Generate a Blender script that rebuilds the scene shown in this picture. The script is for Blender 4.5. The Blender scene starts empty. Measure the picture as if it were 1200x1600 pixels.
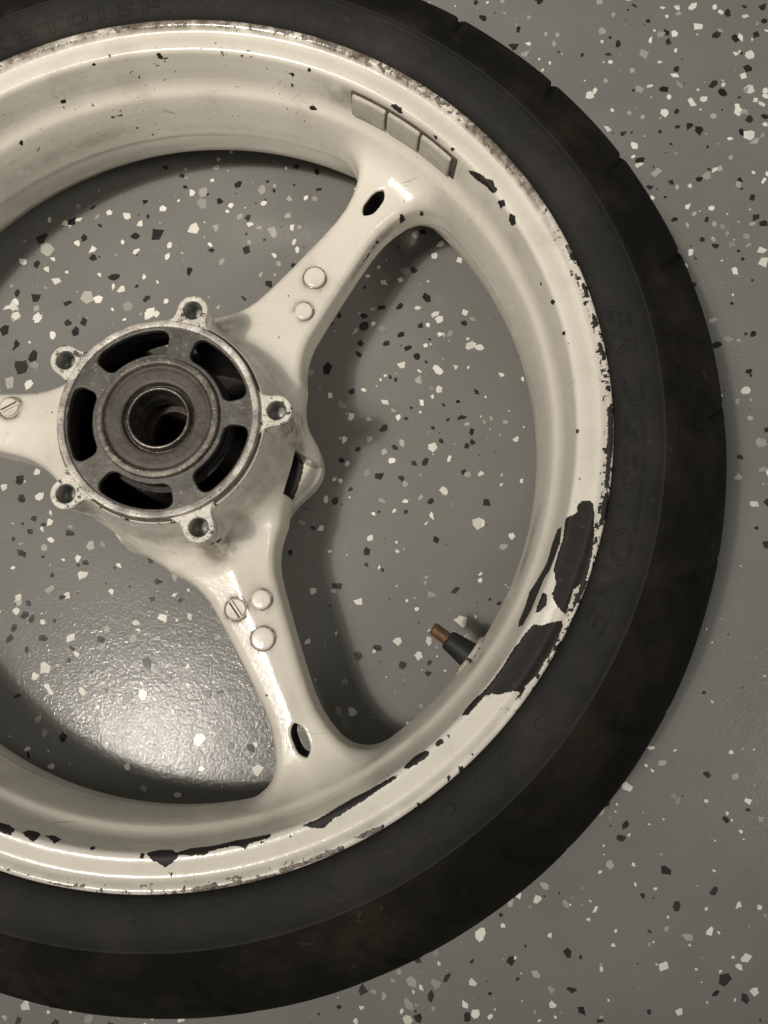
import bpy, bmesh, math, random
import numpy as np
from mathutils import Matrix, Vector
random.seed(7); rng = np.random.default_rng(7)
SC = bpy.context.scene
COL = SC.collection
R = math.radians
MM = 0.001
WZ = 0.004                                   # the wheel's own zero lies 4 mm above the floor (the tyre bulges below the rim)

# ------------------------------------------------------------------ camera
cam = bpy.data.cameras.new('camera'); cam_o = bpy.data.objects.new('camera', cam); COL.objects.link(cam_o)
cam_o.location = (0.133825, -0.119676, 0.530935 + WZ)
cam_o.rotation_euler = (0.167084, 0.045582, 0)
cam.sensor_fit = 'VERTICAL'; cam.sensor_height = 24; cam.lens = 24 * 1342.185505 / 1600
cam.clip_start = 0.01; cam.clip_end = 60
SC.camera = cam_o

# ------------------------------------------------------------------ world, lamps, exposure
wd = bpy.data.worlds.new('World'); SC.world = wd; wd.use_nodes = True
bg = wd.node_tree.nodes['Background']
bg.inputs[0].default_value = (0.97, 1.0, 0.95, 1); bg.inputs[1].default_value = 0.155
def lamp(name, pos, target, size, watts, color, spread=180):
    d = bpy.data.lights.new(name, 'AREA'); d.shape = 'DISK'; d.size = size; d.energy = watts; d.color = color; d.spread = R(spread)
    o = bpy.data.objects.new(name, d); COL.objects.link(o); o.location = pos
    o.rotation_euler = (Vector(target) - Vector(pos)).to_track_quat('-Z', 'Y').to_euler()
    return o
# a ceiling fitting: the bulb whose glint lies on the floor beside the lower spoke; a wider disc behind it is added to soften the shadows
lamp('ceiling_lamp', (-0.785, -0.405, 2.42), (0.0, 0.28, 0), 0.10, 1.4, (1.0, 0.93, 0.835), 44)
lamp('ceiling_lamp_softener', (-0.785, -0.405, 2.43), (0.0, 0.28, 0), 0.52, 2.45, (1.0, 0.93, 0.835), 44)
# a wider ceiling fitting on the other side, behind the photographer
lamp('ceiling_lamp.001', (1.42, -0.42, 1.85), (-0.12, 0.18, 0), 0.62, 1.0, (1.0, 0.955, 0.87), 62)
SC.view_settings.view_transform = 'Standard'; SC.view_settings.look = 'None'; SC.view_settings.gamma = 1
SC.view_settings.exposure = -0.03
SC.cycles.use_denoising = True
SC.cycles.max_bounces = 6

# ------------------------------------------------------------------ material helpers
class NT:
    def __init__(s, name):
        s.m = bpy.data.materials.new(name); s.m.use_nodes = True
        s.t = s.m.node_tree; s.b = s.t.nodes['Principled BSDF']
        s.co = s.n('ShaderNodeTexCoord').outputs['Object']
    def n(s, typ, **kw):
        nd = s.t.nodes.new(typ)
        for k, v in kw.items(): setattr(nd, k, v)
        return nd
    def put(s, sock, v):
        if isinstance(v, (int, float)): sock.default_value = v
        elif isinstance(v, tuple): sock.default_value = v if len(v) == 4 or sock.type == 'VECTOR' else v + (1,)
        else: s.t.links.new(v, sock)
    def noise(s, scale, detail=3, rough=0.55, co=None, dist=0):
        nd = s.n('ShaderNodeTexNoise'); s.put(nd.inputs['Vector'], co or s.co)
        nd.inputs['Scale'].default_value = scale; nd.inputs['Detail'].default_value = detail
        nd.inputs['Roughness'].default_value = rough; nd.inputs['Distortion'].default_value = dist
        return nd.outputs['Fac']
    def voro(s, scale, feature='F1', out='Distance'):
        nd = s.n('ShaderNodeTexVoronoi', feature=feature); s.put(nd.inputs['Vector'], s.co); nd.inputs['Scale'].default_value = scale
        return nd.outputs[out]
    def math(s, op, a, b=0.0, c=0.0, clamp=False):
        nd = s.n('ShaderNodeMath', operation=op, use_clamp=clamp)
        s.put(nd.inputs[0], a); s.put(nd.inputs[1], b); s.put(nd.inputs[2], c)
        return nd.outputs[0]
    def ramp(s, v, lo, hi, a=0.0, b=1.0):
        nd = s.n('ShaderNodeMapRange', interpolation_type='SMOOTHSTEP')
        s.put(nd.inputs[0], v); s.put(nd.inputs[1], lo); s.put(nd.inputs[2], hi); s.put(nd.inputs[3], a); s.put(nd.inputs[4], b)
        return nd.outputs[0]
    def mix(s, f, a, b):
        nd = s.n('ShaderNodeMix', data_type='RGBA'); s.put(nd.inputs[0], f); s.put(nd.inputs[6], a); s.put(nd.inputs[7], b)
        return nd.outputs[2]
    def attr(s, name):
        return s.n('ShaderNodeAttribute', attribute_name=name).outputs['Fac']
    def bump(s, h, dist, strength=1.0, prev=None):
        nd = s.n('ShaderNodeBump'); s.put(nd.inputs['Height'], h); nd.inputs['Distance'].default_value = dist; nd.inputs['Strength'].default_value = strength
        if prev is not None: s.put(nd.inputs['Normal'], prev)
        return nd.outputs[0]
    def set(s, **kw):
        for k, v in kw.items(): s.put(s.b.inputs[k.replace('_', ' ')], v)
        return s

# cream enamel with chips down to dark primer; the attributes chip (mm to the edge of a chip, dark slot wall or the hub's painted shade), wear and dirt come with each mesh
def paint_mat(name, light=(0.735, 0.69, 0.61), dark=(0.665, 0.62, 0.54)):
    t = NT(name)
    chip = t.attr('chip'); wear = t.attr('wear'); dirt = t.attr('dirt')
    rag = t.math('MULTIPLY_ADD', t.noise(650, 4, 0.65), 2.2, -1.1)
    d1 = t.math('ADD', chip, rag)
    m1 = t.ramp(d1, -0.12, 0.12, 1, 0)
    # small random flaking where the edge is worn
    n2 = t.noise(260, 4, 0.66)
    m2 = t.ramp(t.math('ADD', n2, t.math('MULTIPLY', wear, -0.34)), 0.245, 0.262, 1, 0)
    n3 = t.noise(150, 2, 0.5)
    m3 = t.ramp(t.math('ADD', n3, t.math('MULTIPLY', wear, -0.04)), 0.155, 0.165, 1, 0)
    m = t.math('MAXIMUM', t.math('MAXIMUM', m1, m2), m3)
    big = t.noise(14, 4, 0.6)
    col = t.mix(t.ramp(big, 0.35, 0.7), light, dark)
    # rubbed-in grime
    streak = t.noise(75, 5, 0.7)
    gr = t.math('MULTIPLY', dirt, t.ramp(streak, 0.30, 0.62), clamp=True)
    col = t.mix(gr, col, (0.115, 0.088, 0.06))
    sm = t.math('MULTIPLY', t.ramp(t.noise(26, 5, 0.65), 0.50, 0.76), 0.30)
    col = t.mix(sm, col, (0.30, 0.25, 0.185))
    spk = t.ramp(t.noise(900, 1, 0.5), 0.21, 0.235, 1, 0)
    col = t.mix(t.math('MULTIPLY', spk, 0.5), col, (0.14, 0.10, 0.07))
    # hairline scratches
    for rot, sc in (((0, 0, 0.6), (26, 1500, 26)), ((0, 0, 2.1), (34, 1300, 34))):
        mp = t.n('ShaderNodeMapping'); t.put(mp.inputs[0], t.co); mp.inputs['Rotation'].default_value = rot; mp.inputs['Scale'].default_value = sc
        line = t.math('MULTIPLY', t.ramp(t.noise(1.0, 1, .5, co=mp.outputs[0]), .735, .76), t.ramp(t.noise(23, 2), .50, .62))
        col = t.mix(t.math('MULTIPLY', line, .55), col, (0.20, 0.165, 0.125))
    prim = t.mix(t.noise(220, 4), (0.015, 0.0128, 0.0115), (0.026, 0.0225, 0.020))
    prim = t.mix(t.ramp(t.noise(310, 5, .75), .60, .68), prim, (0.075, 0.066, 0.057))
    bare = t.attr('bare')
    prim = t.mix(bare, prim, t.mix(t.ramp(t.noise(380, 4, .7), .35, .65), (0.075, 0.062, 0.05), (0.30, 0.265, 0.22)))
    col = t.mix(m, col, prim)
    t.set(Base_Color=col, Roughness=t.mix(m, t.mix(gr, (0.30,)*3, (0.55,)*3), (0.55,)*3), Specular_IOR_Level=t.math('MULTIPLY_ADD', m, -0.25, 0.5), Coat_Weight=t.math('MULTIPLY_ADD', m, -0.4, 0.4), Coat_Roughness=0.09)
    b = t.bump(t.math('SUBTRACT', 1, m), 0.0006)
    b = t.bump(t.noise(330, 2, 0.5), 0.00022, 0.55, b)
    b = t.bump(t.noise(60, 2, 0.5), 0.0006, 0.35, b)
    t.set(Normal=b, Coat_Normal=b)
    return t.m
M_PAINT = paint_mat('cream_enamel')

def metal_mat(name, c1, c2, c3, rough=0.5, metallic=0.55, s=120):
    t = NT(name)
    a = t.noise(s, 6, 0.7); b = t.noise(s * 4, 4, 0.7)
    col = t.mix(t.ramp(a, 0.36, 0.66), c1, c2)
    col = t.mix(t.ramp(b, 0.55, 0.68), col, c3)
    t.set(Base_Color=col, Metallic=metallic, Roughness=t.math('MULTIPLY_ADD', b, 0.3, rough - 0.15))
    t.set(Normal=t.bump(t.math('ADD', a, b), 0.0003, 0.5))
    return t.m
M_HUB = metal_mat('dirty_cast_metal', (0.066, 0.061, 0.054), (0.120, 0.112, 0.10), (0.20, 0.187, 0.167), .5, .45, 70)
M_RING = metal_mat('worn_ring_metal', (0.22, 0.20, 0.175), (0.62, 0.585, 0.525), (0.055, 0.046, 0.037), 0.45, 0.35, 110)
M_HOUSE = metal_mat('bearing_housing_metal', (0.085, 0.073, 0.06), (0.17, 0.15, 0.125), (0.34, 0.31, 0.27), 0.5, 0.4, 120)
M_SEAL = metal_mat('greasy_bearing_seal', (0.036, 0.029, 0.023), (0.066, 0.054, 0.043), (0.085, 0.073, 0.06), 0.55, 0.0, 70)
M_RACE = metal_mat('bearing_race_steel', (0.10, 0.09, 0.078), (0.19, 0.17, 0.15), (0.26, 0.24, 0.21), 0.36, 0.8)
M_BORE = metal_mat('rusty_bore', (0.028, 0.018, 0.013), (0.05, 0.032, 0.022), (0.06, 0.045, 0.035), 0.55, 0.3)
M_LEAD = metal_mat('grey_zinc', (0.42, 0.39, 0.34), (0.50, 0.465, 0.41), (0.33, 0.295, 0.25), 0.55, 0.1, 200)
M_THREADHOLE = metal_mat('threaded_steel', (0.22, 0.215, 0.20), (0.42, 0.41, 0.38), (0.52, 0.50, 0.47), 0.34, 0.35, 260)
M_BRASS = metal_mat('dull_brass', (0.12, 0.066, 0.028), (0.22, 0.125, 0.055), (0.09, 0.05, 0.024), 0.5, 0.4, 200)
M_DIRT = metal_mat('packed_grime', (0.05, 0.038, 0.026), (0.10, 0.078, 0.055), (0.14, 0.11, 0.08), 0.7, 0, 300)

def worn_mat():
    t = NT('scraped_white_paint')
    a = t.noise(260, 5, 0.7); b = t.noise(700, 4, 0.7)
    col = t.mix(t.ramp(t.noise(90, 3), 0.4, 0.7), (0.66, 0.63, 0.55), (0.52, 0.49, 0.43))
    col = t.mix(t.ramp(b, 0.56, 0.64), col, (0.30, 0.25, 0.19))
    col = t.mix(t.ramp(a, 0.555, 0.585), col, (0.055, 0.045, 0.037))
    t.set(Base_Color=col, Roughness=0.42, Coat_Weight=0.2, Coat_Roughness=0.15, Normal=t.bump(a, 0.0005, 0.6))
    return t.m
M_WORN = worn_mat()

def rubber_mat(name, base, dust, amt, rough, brown=(0.05, 0.04, 0.03), spec=.33):
    t = NT(name)
    a = t.noise(16, 5, 0.65); b = t.noise(70, 5, 0.7); c = t.noise(1400, 2)
    col = t.mix(t.math('MULTIPLY', t.ramp(a, 0.42, 0.72), amt), base, dust)
    col = t.mix(t.math('MULTIPLY', t.ramp(b, 0.58, 0.78), amt * 0.9), col, brown)
    # pale scuffs, stretched round the tyre's flank
    sc = t.ramp(t.noise(120, 6, 0.75, dist=1.5), 0.63, 0.73)
    col = t.mix(t.math('MULTIPLY', t.math('MULTIPLY', sc, t.ramp(a, 0.5, 0.65)), amt), col, (0.13, 0.115, 0.092))
    t.set(Base_Color=col, Roughness=t.math('MULTIPLY_ADD', b, 0.25, rough - 0.12), Specular_IOR_Level=spec)
    t.set(Normal=t.bump(c, 0.00012, 0.5, t.bump(b, 0.0006, 0.35)))
    return t.m
M_SIDE = rubber_mat('sidewall_rubber', (0.0172, 0.0164, 0.0152), (0.034, 0.0305, 0.0255), 0.9, 0.74, spec=.24)
M_TREAD = rubber_mat('tread_rubber', (0.0066, 0.0059, 0.0047), (0.024, 0.0203, 0.0145), 0.9, 0.85, (0.023, 0.0185, 0.0125), .12)
M_VALVE = rubber_mat('valve_rubber', (0.016, 0.016, 0.015), (0.03, 0.028, 0.025), 0.6, 0.55)

def floor_mat():
    t = NT('grey_epoxy')
    a = t.noise(9, 4); b = t.noise(60, 4, 0.6)
    col = t.mix(t.ramp(a, 0.35, 0.7), (0.180, 0.177, 0.163), (0.204, 0.200, 0.184))
    col = t.mix(t.math('MULTIPLY', t.ramp(b, 0.55, 0.75), 0.3), col, (0.17, 0.165, 0.15))
    spk = t.ramp(t.noise(520, 1), 0.225, 0.25, 1, 0)
    col = t.mix(t.math('MULTIPLY', spk, 0.6), col, (0.07, 0.06, 0.05))
    spw = t.ramp(t.noise(430, 1), 0.765, 0.79, 0, 1)
    col = t.mix(t.math('MULTIPLY', spw, 0.7), col, (0.5, 0.48, 0.43))
    t.set(Base_Color=col, Roughness=0.42, Specular_IOR_Level=0.17, Coat_Weight=0.27, Coat_Roughness=0.06)
    b = t.bump(t.noise(120, 3, 0.6), 0.0006, 0.28)
    b = t.bump(t.noise(480, 4, 0.66), 0.00030, 0.36, b)
    t.set(Normal=b, Coat_Normal=b)
    return t.m
M_FLOOR = floor_mat()
def flake_mat(name, c1, c2):
    t = NT(name)
    oi = t.n('ShaderNodeObjectInfo').outputs['Random']
    big = t.math('FRACT', t.math('ADD', oi, t.voro(90, out='Color')))
    t.set(Base_Color=t.mix(big, c1, c2), Roughness=0.4, Specular_IOR_Level=0.25, Coat_Weight=0.25, Coat_Roughness=0.09, Normal=t.bump(t.noise(300, 3), 0.0004, 0.5))
    return t.m
M_FLAKE = {'w': flake_mat('cream_flake', (0.64, 0.615, 0.55), (0.84, 0.815, 0.74)),
           'g': flake_mat('pale_grey_flake', (0.26, 0.258, 0.238), (0.44, 0.425, 0.38)),
           'd': flake_mat('dark_flake', (0.016, 0.013, 0.013), (0.034, 0.029, 0.027))}

# ------------------------------------------------------------------ mesh helpers (all lengths in mm, turned to metres here)
def link(name, me, mat, parent=None, smooth=True):
    o = bpy.data.objects.new(name, me); COL.objects.link(o)
    if mat is not None and not me.materials: me.materials.append(mat)
    if parent is not None: o.parent = parent
    if smooth: me.polygons.foreach_set('use_smooth', np.ones(len(me.polygons), bool))
    return o
def mesh_np(name, V, Q):
    me = bpy.data.meshes.new(name); V = np.asarray(V, np.float32) * MM; Q = np.asarray(Q, np.int32)
    me.vertices.add(len(V)); me.vertices.foreach_set('co', V.ravel())
    k = Q.shape[1]
    me.loops.add(Q.size); me.loops.foreach_set('vertex_index', Q.ravel())
    me.polygons.add(len(Q)); me.polygons.foreach_set('loop_start', np.arange(len(Q), dtype=np.int32) * k)
    me.update(calc_edges=True); me.validate()
    return me
def fattr(me, name, vals):
    a = me.attributes.new(name, 'FLOAT', 'POINT'); a.data.foreach_set('value', np.asarray(vals, np.float32))
def paint_attrs(me, chip=None, wear=None, dirt=None, bare=None):
    n = len(me.vertices)
    for nm, v, d in (('chip', chip, 9.0), ('wear', wear, 0.0), ('dirt', dirt, 0.0), ('bare', bare, 0.0)):
        fattr(me, nm, np.full(n, d) if v is None else v)
def lathe(name, prof, n, mat, parent, closed=False, axis=None, smooth=True, autosharp=None):
    P = np.array(prof, float); th = np.arange(n) * 2 * math.pi / n
    k = len(P)
    V = np.stack([np.cos(th)[:, None] * P[None, :, 0], np.sin(th)[:, None] * P[None, :, 0], np.broadcast_to(P[None, :, 1], (n, k))], -1).reshape(-1, 3)
    kk = k if closed else k - 1
    i = np.arange(n)[:, None]; j = np.arange(kk)[None, :]
    i2 = (i + 1) % n; j2 = (j + 1) % k
    Q = np.stack([i * k + j, i * k + j2, i2 * k + j2, i2 * k + j], -1).reshape(-1, 4)
    me = mesh_np(name, V, Q)
    if autosharp is not None: me.set_sharp_from_angle(angle=R(autosharp))
    o = link(name, me, mat, parent, smooth)
    if autosharp is not None: me.set_sharp_from_angle(angle=R(autosharp))
    return o, th, P
def rounded(pts, r, seg=4):
    """round the corners of an open polyline by r"""
    out = [pts[0]]
    for a, b, c in zip(pts[:-2], pts[1:-1], pts[2:]):
        a, b, c = map(np.array, (a, b, c)); la = np.linalg.norm(a - b); lc = np.linalg.norm(c - b)
        d = min(r, la * .45, lc * .45); p = b + (a - b) / la * d; q = b + (c - b) / lc * d
        for t in np.linspace(0, 1, seg + 1): out.append(tuple((1 - t) ** 2 * p + 2 * t * (1 - t) * b + t * t * q))
    out.append(pts[-1]); return out
def curve_plate(name, loops, z0, z1, bev, mat, parent, segs=2):
    """a flat plate cut from outlines (mm) with bevelled edges"""
    cu = bpy.data.curves.new(name, 'CURVE'); cu.dimensions = '2D'; cu.fill_mode = 'BOTH'
    cu.extrude = ((z1 - z0) / 2 - bev) * MM; cu.bevel_depth = bev * MM; cu.bevel_resolution = segs
    cu.offset = -bev * MM
    for L in loops:
        s = cu.splines.new('POLY'); s.points.add(len(L) - 1); s.use_cyclic_u = True
        for p, (x, y) in zip(s.points, L): p.co = (x * MM, y * MM, 0, 1)
    t = bpy.data.objects.new(name, cu); COL.objects.link(t); t.location.z = (z0 + z1) / 2 * MM
    dg = bpy.context.evaluated_depsgraph_get(); me = bpy.data.meshes.new_from_object(t.evaluated_get(dg)); me.name = name
    me.transform(Matrix.Translation((0, 0, (z0 + z1) / 2 * MM)))
    bpy.data.objects.remove(t); bpy.data.curves.remove(cu)
    me.materials.clear()
    o = link(name, me, mat, parent, True); me.set_sharp_from_angle(angle=R(50))
    return o
def circle(cx, cy, r, n=48, cw=False):
    a = np.arange(n) * 2 * math.pi / n * (-1 if cw else 1)
    return [(cx + r * math.cos(t), cy + r * math.sin(t)) for t in a]
def rot2(L, a):
    c, s = math.cos(a), math.sin(a); return [(x * c - y * s, x * s + y * c) for x, y in L]

# ------------------------------------------------------------------ floor with its scattered flakes
def tag(o, label=None, cat=None, group=None, kind=None):
    for k, v in (('label', label), ('category', cat), ('group', group), ('kind', kind)):
        if v: o[k] = v
    return o
fl = mesh_np('floor', [(-2500, -2500, 0), (2500, -2500, 0), (2500, 2500, 0), (-2500, 2500, 0)], [(0, 1, 2, 3)])
floor = link('floor', fl, M_FLOOR)
tag(floor, 'grey epoxy garage floor scattered with black, cream and grey flakes under the wheel', 'floor', kind='structure')

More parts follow.
